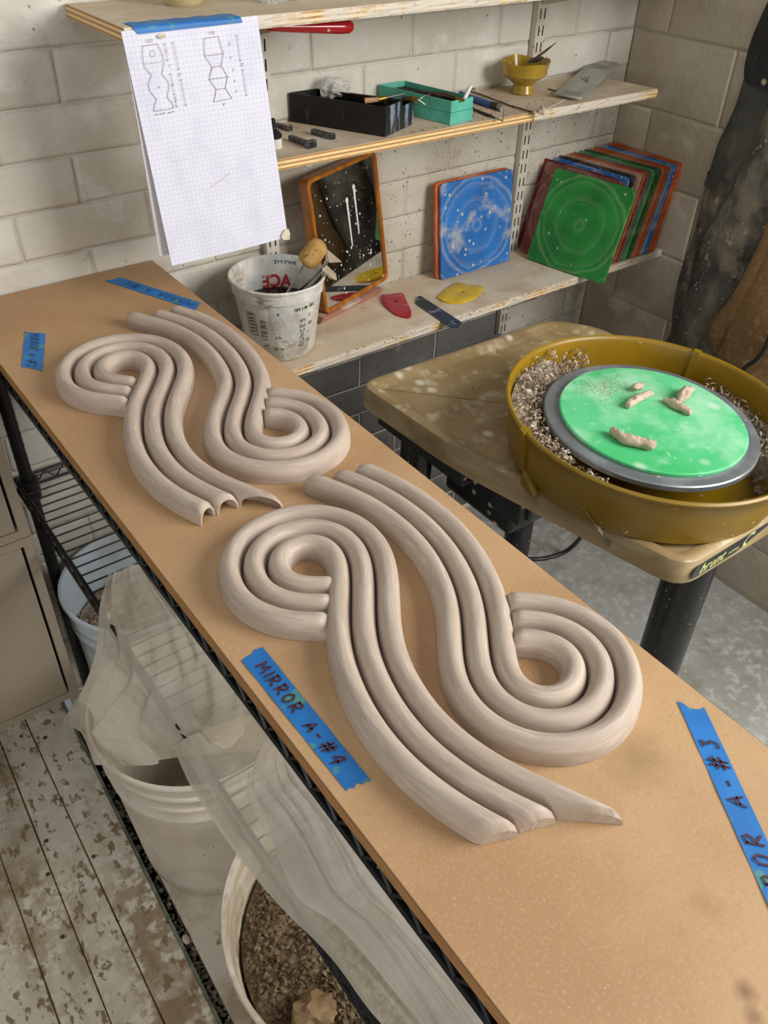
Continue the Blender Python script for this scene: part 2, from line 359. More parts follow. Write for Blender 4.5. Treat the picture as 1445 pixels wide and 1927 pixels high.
m_slab=mat('worn_white_slab','D2CBBB',[('n','A79A84',9,.45,.62),('n','8A785C',(30,30,1),.6,.68,7)],.7,bump=(50,.4,.003))
sl=MB().prism([(sx(e,-1.2)+.026,-1.2),(.40,-1.2),(.40,1.548),(sx(e,1.548)+.024,1.548)],-.06,-.0005,.002).build('floor',m_slab,smooth=0); tag(sl,kind='structure')
# rubble in the joint
st=MB(); m_peb=mat('rubble','9C8F78',[('n','6E624E',22,.4,.6),('n','BDB4A2',30,.6,.7)],.85)
def pebble(mb,c,r,fl=.7):
    bm=bmesh.new(); bmesh.ops.create_icosphere(bm,subdivisions=1,radius=1)
    s=[r*random.uniform(.7,1.3),r*random.uniform(.7,1.2),r*fl*random.uniform(.7,1.2)]; a=random.uniform(0,6.3)
    V=[]
    for v in bm.verts:
        q=v.co*random.uniform(.82,1.12); x,y=q.x*s[0],q.y*s[1]
        V.append((c[0]+x*math.cos(a)-y*math.sin(a),c[1]+x*math.sin(a)+y*math.cos(a),c[2]+q.z*s[2]))
    mb.add(V,[tuple(v.index for v in f.verts) for f in bm.faces]); bm.free()
for k in range(420):
    y=random.uniform(.35,1.5) if k%3 else random.uniform(.5,.9)
    pebble(st,(sx(e,y)+random.uniform(.009,.024),y,random.uniform(-.036,-.014)),random.choice([.0025,.003,.004,.006]))
tag(st.build('rubble',m_peb,smooth=60),'small grey pebbles and clay crumbs lying in the floor joint','rubble',kind='stuff')
p=Z(348,1769,0); pb=MB(); pebble(pb,(p[0]+.002,p[1],.0),.0125,.8)
tag(pb.build('stone',mat('pink_stone','C9B8A6',[('n','B8A08E',60,.4,.6)],.7),smooth=80,sub=1),'pale pinkish stone, the largest one at the floor joint beside the big bin','stone')
# ------------------------------------------------------------------ slotted shelf standards
m_std=mat('cream_standard','C9C4B5',[('v','7E7362',70,.1,.25,.15),('n','B3AA97',12,.5,.7)],.5); m_slot=mat('slot_dark','16130F',[],.9)
def standard(x,label,z0=.62,z1=1.75):
    o=thing('shelf_standard',(x,WY-.004,z0),label,'shelf bracket')
    b=MB(); wd,dp=.030,.013
    b.box((x,WY-.0045-dp,(z0+z1)/2),(wd,.002,z1-z0)); b.box((x-wd/2,WY-.004-dp/2,(z0+z1)/2),(.002,dp,z1-z0)); b.box((x+wd/2,WY-.004-dp/2,(z0+z1)/2),(.002,dp,z1-z0))
    b.build('channel',m_std,o,smooth=0)
    me=None; z=z0+.012
    while z<z1-.02:
        for dx in(-.0065,.0065):
            if me is None:
                s=MB().box((0,0,0),(.0034,.0016,.021)); q=s.build('slot',m_slot,o,smooth=0,bev=.0008,bseg=1); me=q.data
                q.matrix_parent_inverse=Matrix.Identity(4)
            else: q=bpy.data.objects.new('slot',me); COL.objects.link(q); q.parent=o
            q.location=(dx,-.0017-dp,z-z0)
        z+=.0335
    MB().lathe([(0,0),(.004,0),(.0045,.001)],n=12).build('screw_head',m_slot,o,T=lambda p:(x+p[0],WY-.0067-dp-.0006+p[2]*0,1.235+p[1]))
    return o
standard(.868,'slotted cream shelf standard behind the hanging graph paper')
standard(1.588,'slotted cream shelf standard between the blue bat and the leaning bats')
# ------------------------------------------------------------------ plywood shelves
TH=.0186
def shelf(name,label,pieces,z,cl=None):
    """pieces: (x0,x1,yf0,yf1,caked) ; top surface at z"""
    o=thing(name,((pieces[0][0]+pieces[-1][1])/2,1.5,z-TH),label,'shelf')
    for k,(x0,x1,yf0,yf1,ck,xb1) in enumerate(pieces):
        y1=WY-.006
        P=[(x0,yf0),(x1,yf1),(xb1,y1),(x0+(xb0 if k else 0),y1)] if False else [(x0,yf0),(x1,yf1),(xb1,y1),(pieces[k-1][5]+.001 if k else x0,y1)]
        MB().prism([(p[0],p[1]+(.001 if i<2 else 0)) for i,p in enumerate(P)],z-TH,z,.0008).build('board',m_ply,o,smooth=0)
        e=MB(); n=max(2,int((x1-x0)/.02)); zs=[z-TH,z-TH*.8,z-TH*.6,z-TH*.4,z-TH*.2,z]
        G=[[(x0+(x1-x0)*i/n,yf0+(yf1-yf0)*i/n-(.0003 if j%2 else 0)-(random.uniform(0,.0022) if ck and 0<j<5 else 0),zz+(0 if 0<j<5 else 0)) for j,zz in enumerate(zs)] for i in range(n+1)]
        e.grid(G,uv=False); e.build('edge_plies',plyedge('ply_edge%d'%k+name,z-TH,ck),o,smooth=0)
    # end grain
    x1,yf1,xb1=pieces[-1][1],pieces[-1][3],pieces[-1][5]
    e=MB(); e.add([(x1+.0005,yf1,z-TH),(xb1+.0005,WY-.006,z-TH),(xb1+.0005,WY-.006,z),(x1+.0005,yf1,z)],[(0,1,2,3)]); e.build('end_plies',plyedge('ply_end'+name,z-TH),o,smooth=0)
    return o
ZL,ZM,ZT=.8585,1.261,1.4895
lowshelf=shelf('wall_shelf','long lower plywood shelf carrying the cup, mirror and bats',[(.60,WX-.004,1.319,1.319,True,WX-.004)],ZL)
midshelf=shelf('wall_shelf','middle plywood shelf with the black and teal tool boxes',[(.70,1.404,1.349,1.347,False,1.412),(1.4055,1.806,1.347,1.347,True,1.765)],ZM)
topshelf=shelf('wall_shelf','upper plywood shelf the graph paper is taped to',[(.525,1.95,1.320,1.320,True,1.92)],ZT)
# left end of the top shelf shows its plies too
e_=MB().add([(.5243,1.32,ZT-TH),(.5243,1.546,ZT-TH),(.5243,1.546,ZT),(.5243,1.32,ZT)],[(3,2,1,0)]); e_.build('end_plies',plyedge('ply_endl',ZT-TH),topshelf,smooth=0)
for (xx,zz,par) in [(.868,ZL,lowshelf),(1.588,ZL,lowshelf),(.868,ZM,midshelf),(1.588,ZM,midshelf),(.868,ZT,topshelf),(1.588,ZT,topshelf)]:
    b=MB(); b.hexa([(xx-.006,1.38,zz-TH-.014),(xx+.006,1.38,zz-TH-.014),(xx+.006,1.533,zz-TH-.05),(xx-.006,1.533,zz-TH-.05)],[(xx-.006,1.38,zz-TH),(xx+.006,1.38,zz-TH),(xx+.006,1.533,zz-TH),(xx-.006,1.533,zz-TH)])
    b.build('bracket_arm',m_std,par,smooth=0)
# dark steel bench standing against the wall under the lower shelf is only shade: nothing to build there
# ------------------------------------------------------------------ work board on a wire rack
X0,X1,YB=.2355,.6035,1.545
bd=MB()
bd.prism([(X0,-.12),(X1,-.12),(X1,YB),(X0,YB)],BZ-.0185,BZ,.0006)
board=bd.build('work_board',m_mdf,smooth=0); tag(board,'long tan fibreboard panel carrying the clay pieces','work board')
eb=MB()
for (a,b) in [((X0,YB),(X0,-.12)),((X1,-.12),(X1,YB)),((X0,-.12),(X1,-.12))]:
    n=np.array([b[1]-a[1],-(b[0]-a[0])]);n=n/np.linalg.norm(n)*.0004
    eb.add([(a[0]+n[0],a[1]+n[1],BZ-.0185),(b[0]+n[0],b[1]+n[1],BZ-.0185),(b[0]+n[0],b[1]+n[1],BZ-.0007),(a[0]+n[0],a[1]+n[1],BZ-.0007)],[(0,1,2,3)])
eb.build('raw_edge',m_mdfedge,board,smooth=0)
rack=thing('wire_rack',(.43,.8,0),'black wire shelving rack under the long work board','rack')
RX0,RX1,RY0,RY1=.2415,.592,-.02,1.50
posts=[(RX0+.018,RY1-.005),(RX1-.018,RY1-.005),(RX0+.018,RY0+.018),(RX1-.018,RY0+.018)]
for x,y in posts:
    p=MB(); p.bar((x,y,.012),(x,y,BZ-.0185),.0125,16)
    z=.05
    while z<1.0: p.tube([(x,y,z-.0008),(x,y,z+.0008)],.0129,16); z+=.025
    p.build('post',m_black,rack)
    MB().lathe([(0,0),(.016,0),(.016,.01),(.0125,.014)],(x,y,0),16).build('foot',m_black,rack)
def wireshelf(zt,ys):
    fr=MB()
    for x in(RX0,RX1):
        for dz in(-.003,-.030): fr.bar((x,RY0,zt+dz),(x,RY1+.02,zt+dz),.0045,6)
        P=[];n=72
        for i in range(n+1): P.append((x,RY0+(RY1+.02-RY0)*i/n,zt-.0165+(.012 if i%2 else -.012)))
        fr.tube(P,.0032,5)
        if zt>.9: fr.box((x+(.004 if x<.4 else -.004),(RY0+RY1)/2,zt-.017),(.003,RY1-RY0,.030))
    for y in(RY0,RY1+.02):
        for dz in(-.003,-.030): fr.bar((RX0,y,zt+dz),(RX1,y,zt+dz),.0032,6)
        P=[]
        for i in range(19): P.append((RX0+(RX1-RX0)*i/18,y,zt-.0165+(.012 if i%2 else -.012)))
        fr.tube(P,.002,5)
    for x in (RX0+(RX1-RX0)*.33,RX0+(RX1-RX0)*.67): fr.bar((x,RY0,zt-.006),(x,RY1+.02,zt-.006),.003,6)
    o=fr.build('shelf_frame',m_black,rack)
    me=None
    y=RY0+.02
    while y<RY1+.01:
        if me is None:
            q=MB().bar((RX0,0,0),(RX1,0,0),.0017,6).build('wire',m_black,o); q.matrix_parent_inverse=Matrix.Identity(4); me=q.data
        else: q=bpy.data.objects.new('wire',me); COL.objects.link(q); q.parent=o
        q.location=(0,y,zt-.0008); y+=.0255
    for x,y in posts:
        MB().lathe([(.0127,-.045),(.0185,-.042),(.0215,.004),(.0165,.006),(.0127,.004)],(x,y,zt),20).build('collar',m_black,o)
wireshelf(BZ-.0215,0)
wireshelf(.688,0)
# ------------------------------------------------------------------ the four scroll pieces
CD={'n4':{'p':[[354.9,555.4],[339.3,565.9],[325.7,578.8],[315.9,594.7],[311.3,612.8],[312.4,631.5],[318.6,649.1],[329.2,664.6],[343.6,676.4],[361.0,683.2],[379.7,684.5],[397.9,680.2],[414.0,670.8],[426.5,656.9],[433.7,639.6],[434.9,621.0],[431.5,602.6],[424.2,585.3],[414.7,569.1],[404.2,553.6],[393.3,538.3],[382.3,523.1],[371.8,507.5],[362.1,491.5],[353.4,474.8],[346.0,457.6],[339.9,439.8],[334.9,421.8],[331.0,403.4],[328.5,384.8],[327.4,366.1],[328.0,347.3],[330.0,328.7],[333.5,310.2],[338.3,292.1],[344.3,274.3],[351.4,256.9],[359.2,239.9],[367.3,222.9]],'sg':-1,'tail':[[[306.2,247.3],[349.7,238.0]],[[351.4,239.8],[386.4,231.7]],[[388.8,230.7],[443.5,198.6]]],'stub':[[[389.2,590.9],[368.1,567.0]],[[366.8,563.9],[349.5,544.3]],[[347.3,541.0],[325.6,514.2]]]},'n3':{'p':[[511.7,415.6],[526.5,403.9],[538.2,389.1],[545.4,371.7],[548.1,353.1],[544.6,334.7],[535.1,318.4],[521.8,305.1],[505.8,295.3],[487.7,290.0],[468.9,290.2],[451.1,296.2],[435.9,307.3],[425.1,322.7],[420.2,340.8],[420.5,359.6],[426.0,377.6],[435.3,394.1],[446.3,409.4],[458.0,424.2],[469.6,439.1],[480.6,454.4],[490.7,470.4],[499.6,487.0],[507.3,504.3],[513.8,522.0],[519.2,540.1],[523.4,558.5],[526.4,577.1],[527.9,595.9],[528.1,614.8],[527.1,633.6],[525.1,652.4],[521.8,671.0],[517.2,689.3],[511.4,707.3],[504.5,724.8],[496.9,742.1]],'sg':-1,'tail':[[[556.0,746.9],[527.2,743.3]],[[520.5,752.2],[493.0,746.9]],[[479.5,763.2],[451.8,758.6]]],'stub':[[[470.9,376.3],[494.1,404.0]],[[500.2,408.1],[513.3,428.6]],[[516.0,431.5],[528.7,452.8]]]},'n1':{'p':[[359.0,1079.5],[346.1,1092.7],[333.2,1105.9],[322.7,1121.0],[317.5,1138.6],[317.4,1157.0],[322.1,1174.8],[331.1,1190.8],[344.0,1204.0],[359.8,1213.4],[377.7,1217.7],[396.0,1216.3],[413.1,1209.5],[427.2,1197.7],[437.1,1182.2],[442.1,1164.5],[442.4,1146.1],[438.7,1128.0],[431.6,1111.0],[422.2,1095.1],[411.6,1080.0],[400.4,1065.3],[389.1,1050.7],[378.2,1035.8],[368.1,1020.3],[359.0,1004.3],[350.9,987.7],[343.8,970.6],[337.7,953.2],[332.8,935.4],[329.3,917.3],[327.1,898.9],[326.4,880.5],[327.2,862.0],[329.5,843.7],[333.4,825.7],[338.7,808.0],[345.0,790.6],[351.9,773.5],[359.1,756.5]],'sg':-1,'tail':[[[311.7,765.5],[346.2,778.2]],[[347.8,778.4],[377.1,775.1]],[[379.3,776.2],[430.4,745.0]]],'stub':[[[395.8,1125.9],[372.4,1096.4]],[[371.8,1095.0],[351.9,1072.3]],[[350.1,1070.0],[322.6,1028.6]]]},'n2':{'p':[[509.9,942.2],[523.7,929.7],[535.9,915.6],[543.9,898.9],[546.6,880.5],[544.8,862.0],[538.7,844.4],[528.1,829.1],[513.3,817.9],[495.7,812.0],[477.1,811.6],[459.4,817.0],[443.7,827.0],[431.5,841.0],[424.5,858.2],[423.5,876.8],[427.8,894.9],[435.5,911.8],[445.3,927.7],[456.4,942.7],[468.2,957.1],[480.2,971.4],[491.9,985.9],[502.9,1001.0],[512.2,1017.1],[519.5,1034.2],[525.4,1051.9],[530.1,1070.0],[533.8,1088.3],[536.5,1106.7],[538.1,1125.3],[538.9,1143.9],[538.6,1162.6],[537.3,1181.2],[534.7,1199.6],[530.8,1217.9],[525.4,1235.7],[518.6,1253.1],[510.6,1269.9],[502.1,1286.5]],'sg':-1,'tail':[[[555.8,1312.1],[531.9,1298.3]],[[520.0,1311.0],[498.5,1301.0]],[[462.6,1327.1],[439.5,1304.8]]],'stub':[[[469.5,889.7],[496.9,930.8]],[[503.0,933.6],[514.7,953.6]],[[520.3,956.9],[531.6,974.6]]]}}
def nearest(path,q):
    return int(np.argmin(np.hypot(*(path-q).T)))
def scroll(key,label,order):
    d=CD[key]; M=spline(np.array(d['p'])/1000,6); D=.0275; H=.0262; sg=d['sg']
    root=thing('scroll_tile',(M[len(M)//2][0],M[len(M)//2][1],BZ),label,'clay piece')
    def off(k):
        P=np.vstack([M[0]+(M[0]-M[3])/np.linalg.norm(M[0]-M[3])*np.linspace(.05,.004,12)[:,None],M,M[-1]+(M[-1]-M[-4])/np.linalg.norm(M[-1]-M[-4])*np.linspace(.004,.13,32)[:,None]])
        for _ in range(3): P[1:-1]=(P[:-2]+2*P[1:-1]+P[2:])/4
        T=np.gradient(P,axis=0); T/=np.linalg.norm(T,axis=1)[:,None]; N=np.c_[-T[:,1],T[:,0]]*sg
        P=P-N*(k-1)*D   # k=0 hole side ... 2 outer
        s=np.r_[0,np.cumsum(np.hypot(*np.diff(P,axis=0).T))]
        # continue the curl's curvature at the stub
        n=int(s[-1]/.004); ss=np.linspace(0,s[-1],n); P=np.c_[np.interp(ss,s,P[:,0]),np.interp(ss,s,P[:,1])]
        for _ in range(12): P[1:-1]=(P[:-2]+2*P[1:-1]+P[2:])/4
        return P
    for k in range(3):
        P=off(k); s=np.r_[0,np.cumsum(np.hypot(*np.diff(P,axis=0).T))]
        T=np.gradient(P,axis=0); T/=np.linalg.norm(T,axis=1)[:,None]; N=np.c_[-T[:,1],T[:,0]]*sg  # towards the hole
        def sp(q):
            half=len(P)//2
            return q
        tl=[np.array(q)/1000 for q in d['tail'][k]]; stb=[np.array(q)/1000 for q in d['stub'][k]]
        cut=int(len(P)*.6)
        se=[s[cut+nearest(P[cut:],q)] for q in tl]; ni=int(np.searchsorted(s,.095)); ss=[s[nearest(P[:ni],q)] for q in stb]
        ss=[min(v,sum(ss)/2+.006) -(.005) for v in ss]
        # cross section, u from -1 (hole side) to +1 (outer side)
        nu=15; prof=[]; wd=D/2-.0002
        prof.append((-1,0)); 
        for a in np.linspace(0,PI,nu): prof.append((-math.cos(a)*1.0,max(.0,math.sin(a))**.72))
        prof.append((1,0))
        n=int((sum(se)/2-sum(ss)/2)/.004)
        def ring(t,shrink=1.,inset=0.,hz=None):
            R=[]
            for (u,h) in prof:
                s0=ss[0]+(ss[1]-ss[0])*(u+1)/2; s1=se[0]+(se[1]-se[0])*(u+1)/2
                q=s0+(s1-s0)*t
                x=np.array([np.interp(q,s,P[:,0]),np.interp(q,s,P[:,1])]); nn=np.array([np.interp(q,s,N[:,0]),np.interp(q,s,N[:,1])])
                dist=min(q-s0,1) ; R.append((x,nn,u,h,q-s0,s1-q))
            out=[]
            for x,nn,u,h,ds,de in R:
                f=1.
                if ds<.012: f=min(f,.25+.75*math.sqrt(max(0,1-(1-max(ds,0)/.012)**2)))
                tl_=.007 if key=='n1' else .011 if key=='n4' else (.026 if k==2 else .016); kk=.72 if key=='n1' else .55 if key=='n4' else .5; g_=1.
                if de<tl_: g_=math.sqrt(max(0,1-(1-max(de,0)/tl_)**2)); f=min(f,kk+(1-kk)*g_)
                uu=u*(wd-inset)*(1 if ds>.012 else .75+.25*f)*(1 if key=='n1' else .85+.15*g_ if key=='n4' else (.35+.65*g_ if k==2 else .55+.45*g_)); hh=(h*H-(inset if h>0 else 0))*(f if inset==0 else .8)
                out.append((*(x-nn*uu),BZ+.0004+max(0,hh)))
            return out
        G=[ring(t) for t in np.linspace(0,1,n)]
        a,b=len(G),len(prof); mb=MB(); mb.grid(G)
        for i in range(a):
            for j in range(b): mb.uv[i*b+j]=(j/(b-1)*1.0+k*1.7+order*3.1,i*.004*1.0+order)
        # end wall thickness and hollow
        if key!='n1': mb.f+=[tuple(range((a-1)*b,a*b)),tuple(range(b))]; mb.build('coil',m_clay,root,smooth=50); continue
        I1=ring(1,inset=.0030); I2=ring(1-.035/max(.1,(sum(se)/2-sum(ss)/2)),inset=.0030)
        o=len(mb.v); mb.v+=I1+I2; last=(a-1)*b
        for j in range(b-1):
            mb.f.append((last+j,o+j,o+j+1,last+j+1)); mb.f.append((o+j,o+b+j,o+b+j+1,o+j+1))
        mb.f.append(tuple(o+b+j for j in range(b))); mb.f.append(tuple(range(b)))
        for j in range(2*b): mb.uv[o+j]=(j/b,order)
        mb.build('coil',m_clay,root,smooth=50)
scroll('n4','unfired clay scroll of three coils, tails towards the viewer, beside tape number four',0)
scroll('n3','near clay scroll curled at its right end, outer tail almost touching the far pair',1)
scroll('n1','far clay scroll whose curl is at the left edge beside tape number one',2)
scroll('n2','far clay scroll whose tails point at tape number two, curl at right',3)
# ------------------------------------------------------------------ tape labels
def tape(pts,text,label,ends,h,m_i,start,flip=False,ragged=True):
    """pts: four plan corners a0,a1 (start end, left/right) b1,b0 of the strip"""
    a0,a1,b1,b0=[np.array(p,float) for p in pts]
    z=BZ+.0008; n=24; G=[]
    for i in range(n+1):
        t=i/n; row=[]
        for j in range(7):
            v=j/6; tt=t
            if ragged and i in(0,n): tt=t+(random.uniform(-.014,.014)+(.007 if j in(2,3) else 0))*(1 if i==0 else -1)
            p=(a0*(1-tt)+b0*tt)*(1-v)+(a1*(1-tt)+b1*tt)*v
            row.append((p[0],p[1],z+.0004*math.sin(t*23+v*4)*math.sin(t*7)))
        G.append(row)
    o=MB().grid(G).build('tape_label',m_blue,smooth=80); tag(o,label,'tape label','tape labels on the board')
    L=np.linalg.norm(b0-a0); Wd=np.linalg.norm(a1-a0)
    def f(x,y):
        t=x/L; v=y/Wd; p=(a0*(1-t)+b0*t)*(1-v)+(a1*(1-t)+b1*t)*v; return (p[0],p[1],z+.0011)
    w_=MB(); write(w_,text,start*L,ends[0]*Wd,h*Wd,.0021 if m_i is m_ink else .0011,f,adv=ends[1],cw=ends[2]); w_.build('handwriting',m_i,o,smooth=0)
    return o
P=lambda *q:[Z(x,y,BZ)[:2] for x,y in q]
tape(P((453,1242),(493,1217),(700,1472),(650,1487)),'MIRROR A-#4','blue tape strip beside the near left scroll, marker text ending in 4',(.26,1.05,.93),.5,m_ink,.10)
tape([q for q in P((86,628),(47,625),(40,690),(80,699))][1:2]+P((86,628),(80,699),(40,691)),'MIRROR A-#1','short blue tape strip near the far left board edge, text ending in 1',(.30,.95,.72),.42,m_ink2,.05)
tape(P((377,570),(367,584),(200,530),(225,522)),'MIRROR A-#2','blue tape strip near the wall end of the board, upside-down text ending in 2',(.28,1.05,.98),.46,m_ink2,.05)
a=Z(1325,1332,BZ)[:2];b=Z(1276,1325,BZ)[:2]; c=Z(1445,1705,BZ)[:2]; dd=Z(1445,1610,BZ)[:2]
dirv=(c-b)/np.linalg.norm(c-b); c2=b+dirv*.245; d2=a+dirv*.245
tape([d2,c2,b,a],'MIRROR A-#3','blue tape strip at the right edge of the board, text ending in 3',(.17,1.26,.95),.62,m_ink,.03)
# ------------------------------------------------------------------ graph paper hung from the top shelf
m_paper=mat('graph_paper','EEECF2',[('grid','A9A7BC',(31,0.0001,1),.035,.06,None,.0),('n','E2E0EA',6,.45,.7)],.6,coords='uv')
m_paper=mat('graph_paper','DDDDEA',[('n','D2D2E0',6,.45,.7),('grid','A3A3BC',(31,49,1),.03,.07,None,.8)],.6,coords='uv')
m_paperb=mat('graph_paper_back','D9D5D6',[('grid','9C98A2',(31,49,1),.03,.07,None,.8)],.7,coords='uv')
def sheet(c,y,bulge,name,m,label,grp=None):
    tl,tr,br,bl=[np.array([p[0],y,p[2]]) for p in c]; G=[]
    for i in range(25):
        v=i/24; row=[]
        for j in range(13):
            u=j/12; p=(tl*(1-u)+tr*u)*(1-v)+(bl*(1-u)+br*u)*v
            p=p+np.array([0,-bulge*(v**1.6)-.004*math.sin(u*PI)*v-.0015*math.sin(u*9+v*4)*v*(1-v)*2,0]); row.append(p)
        G.append(row)
    mb=MB().grid(G)
    for k,(a,b) in list(mb.uv.items()): mb.uv[k]=(b,a)
    o=mb.build(name,m,smooth=80); tag(o,label,'graph paper'); return o
pap=sheet([(.5195,0,1.4865),(.741,0,1.4905),(.776,0,1.136),(.547,0,1.134)],1.3175,.003,'graph_paper',m_paper,'front sheet of white graph paper with two pencilled profile drawings')
sheet([(.5205,0,1.474),(.735,0,1.474),(.765,0,1.15),(.5335,0,1.148)],1.3188,-.010,'graph_paper',m_paperb,'shaded sheet of graph paper hanging just behind the drawn one')
m_pen=mat('pencil','6A5560',[],.7)
pn=MB(); FS=5.352
def g(x,y): 
    q=U(230+x/FS,50+y/FS,1,1.3150); return tuple(q)
def pl(pts,w=4.2): stroke(pn,pts,w,g)
pl([(205,197),(355,175)]);pl(spline([(205,197),(208,290),(218,380),(250,440),(300,492)],4));pl(spline([(300,492),(270,560),(272,620),(300,680),(350,735)],4));pl(spline([(350,735),(325,790),(320,855)],4));pl([(320,855),(518,823)])
pl(spline([(355,175),(400,270),(420,370),(400,480)],4));pl(spline([(400,480),(455,545),(470,620),(452,712)],4));pl(spline([(452,712),(500,765),(518,823)],4))
pl([(218,380),(400,357)],2.5)
for cx_,cy_,rx,ry in((308,275,27,32),(371,609,7,10)): pl([(cx_+rx*math.cos(a),cy_+ry*math.sin(a)) for a in np.linspace(0,2*PI,14)],3)
pl([(825,120),(968,98)]);pl([(825,120),(833,297)]);pl([(968,98),(1021,272)]);pl([(833,297),(1021,272)]);pl([(833,297),(905,408)]);pl([(1021,272),(997,395)]);pl([(905,408),(997,395)])
pl([(905,408),(877,532)]);pl([(997,395),(1063,505)]);pl([(877,532),(1063,505)]);pl([(877,532),(948,633)]);pl([(1063,505),(1037,622)]);pl([(948,633),(1037,622)]);pl([(948,633),(922,760)]);pl([(1037,622),(1107,725)]);pl([(922,760),(1107,725)]);pl([(885,480),(912,410)],2.5)
for a,b in [((428,170),(460,350)),((512,158),(572,440)),((590,530),(642,800)),((486,470),(527,690)),((532,705),(548,815)),((1155,85),(1192,350)),((1213,430),(1253,700)),((335,890),(395,880)),((465,872),(520,855))]:
    pl([a,b],3)
    for q,sgn in((a,1),(b,-1)):
        d=np.array(b)-np.array(a); d=d/np.linalg.norm(d)*14*sgn; n=np.array([-d[1],d[0]])*.6; pl([tuple(q+d+n),q,tuple(q+d-n)],3)
for t,x,y,h in[('1 1/2',240,158,32),('3"',440,265,28),('2"',472,410,28),('11"',565,500,34),('4"',498,600,28),('2"',530,762,28),('4"',412,888,24),('1 1/4',872,75,28),('4"',1075,190,28),('2"',1088,328,26),('2"',1112,450,26),('11"',1195,400,34),('2"',1124,562,26),('2"',1142,668,26),('4"',1014,800,28)]:
    write(pn,t,x,0,h,2.6,lambda a,b,y=y:g(a,y-b),cw=.55)
a_,b_=MB(),MB()
for f_ in pn.f:
    c_=sum(np.array(pn.v[i])[0] for i in f_)/len(f_); t_=a_ if c_<.640 else b_; t_.add([pn.v[i] for i in f_],[tuple(range(len(f_)))])
a_.build('pencil_drawing',m_pen,pap,smooth=0); b_.build('pencil_drawing',m_pen,pap,smooth=0)
# splash of dried slip on the sheet
sp=MB()
for (cx_,cy_,r) in [(395,95,42)]: sp.add([tuple(np.array(g(cx_+r*math.cos(a)*random.uniform(.75,1.2),cy_+r*.6*math.sin(a)))+np.array([0,-.0008,0])) for a in np.linspace(0,2*PI,13)[:-1]],[tuple(range(12))[::-1]])
for (a,b) in [((397,352),(433,325)),]: stroke(sp,[a,((a[0]+b[0])/2+2,(a[1]+b[1])/2),b],1.6,lambda x,y:tuple(U(x,y,1,1.3120)))
q=[U(x,y,1,1.3105) for x,y in [(529,445),(536,432),(543,431),(546,440),(545,451),(533,452)]]; sp.add(q,[tuple(range(6))[::-1]])
sp.build('slip_splash',mat('slip_splash','D8CDB8',[('n','B9AC94',60,.5,.65)],.8),pap,smooth=0)
tp=MB(); G=[]
for i in range(15):
    u=i/14; a=U(250+(453-250)*u,45+(30-45)*u,1,1.3165); b=U(260+(456-260)*u,64+(42-64)*u,1,1.3165)
    zt_=ZT+.0005; x=a[0]
    G.append([(x,1.352+.004*math.sin(i*2.1),zt_+.0004),(x,1.330,zt_+.0006),(x,1.3178,zt_+.0006),(x,1.3155,zt_-.002),(b[0],1.3155,min(b[2],zt_-.004))])
tp.grid(G).build('masking_tape',m_blue,smooth=60); tag(bpy.data.objects['masking_tape'],'blue tape strip folded over the upper shelf edge holding the graph paper','tape')
# ------------------------------------------------------------------ things on the top shelf
gl=mat('amber_glass','C9B98A',[],.08,alpha=.55)
c=Z(345,8,ZT); o=MB().lathe([(0,.001),(.028,.001),(.031,.006),(.031,.075),(.027,.09),(.027,.105)],(c[0],c[1],ZT),32).build('jar',gl,smooth=50,solid=.002); tag(o,'clear yellowish jar standing on the upper shelf above the graph paper','jar')
m_bag0=mat('clear_bag','D8D6D0',[('n','FFFFFF',40,.5,.7)],.2,alpha=.45,bump=(60,1.,.01))
def crumple(c,r,name,m,label,cat,sd=0,seg=3,flat=.7):
    bm=bmesh.new(); bmesh.ops.create_icosphere(bm,subdivisions=seg+1,radius=1); mb=MB(); V=[]
    for v in bm.verts:
        n=noise.noise(v.co*1.9+Vector((sd,0,0)))*.5+noise.noise(v.co*4.2+Vector((sd,3,0)))*.16
        q=v.co*(1+n); V.append((c[0]+q.x*r[0],c[1]+q.y*r[1],max(c[2]-r[2]*flat,c[2]+q.z*r[2])))
    mb.add(V,[tuple(x.index for x in f.verts) for f in bm.faces]); bm.free()
    o=mb.build(name,m,smooth=25); tag(o,label,cat); return o
c=Z(532,6,ZT); crumple((c[0],c[1]+.02,ZT+.024),(.042,.03,.03),'plastic_bag',m_bag0,'crumpled clear plastic bag on the upper shelf','bag',1,3,.8)
# red handle poking out under the top shelf
rb=MB(); a=np.array([.79,1.370,1.4635]);b=np.array([.957,1.370,1.4505])
P=[a+(b-a)*t for t in (0,.3,.6,.85,.94,.98,1.0)]
rb.tube(P,[.007,.009,.0105,.0115,.011,.0085,.004],12)
o=rb.build('red_handle',mat('glossy_red','A3141C',[('v','E5D9D0',60,.1,.25,.1)],.18,coat=.5),smooth=60); tag(o,'glossy red plastic handle tucked under the upper shelf','handle')
# ------------------------------------------------------------------ black tray with tools
def openbox(mb,A,B,C,D,z0,z1,t=.0022,floor=True):
    """four ccw plan corners; walls of thickness t, open at the top"""
    P=[np.array(p) for p in(A,B,C,D)]; I=[np.array(p) for p in offset([tuple(p) for p in P],-t)]
    n=4; V=[(*p,z0) for p in P]+[(*p,z1) for p in P]+[(*p,z1) for p in I]+[(*p,z0+t) for p in I]
    F=[(3,2,1,0)]+[(j,(j+1)%4,4+(j+1)%4,4+j) for j in range(4)]+[(4+j,4+(j+1)%4,8+(j+1)%4,8+j) for j in range(4)]+[(8+j,8+(j+1)%4,12+(j+1)%4,12+j) for j in range(4)]+[(12,13,14,15)]
    return mb.add(V,F)
A,B,C_,D_=(1.026,1.362),(1.128,1.405),(1.043,1.545),(.929,1.545)
tr=thing('tool_tray',(1.03,1.46,ZM),'black card box of tools, paint-smeared at its right end','box')
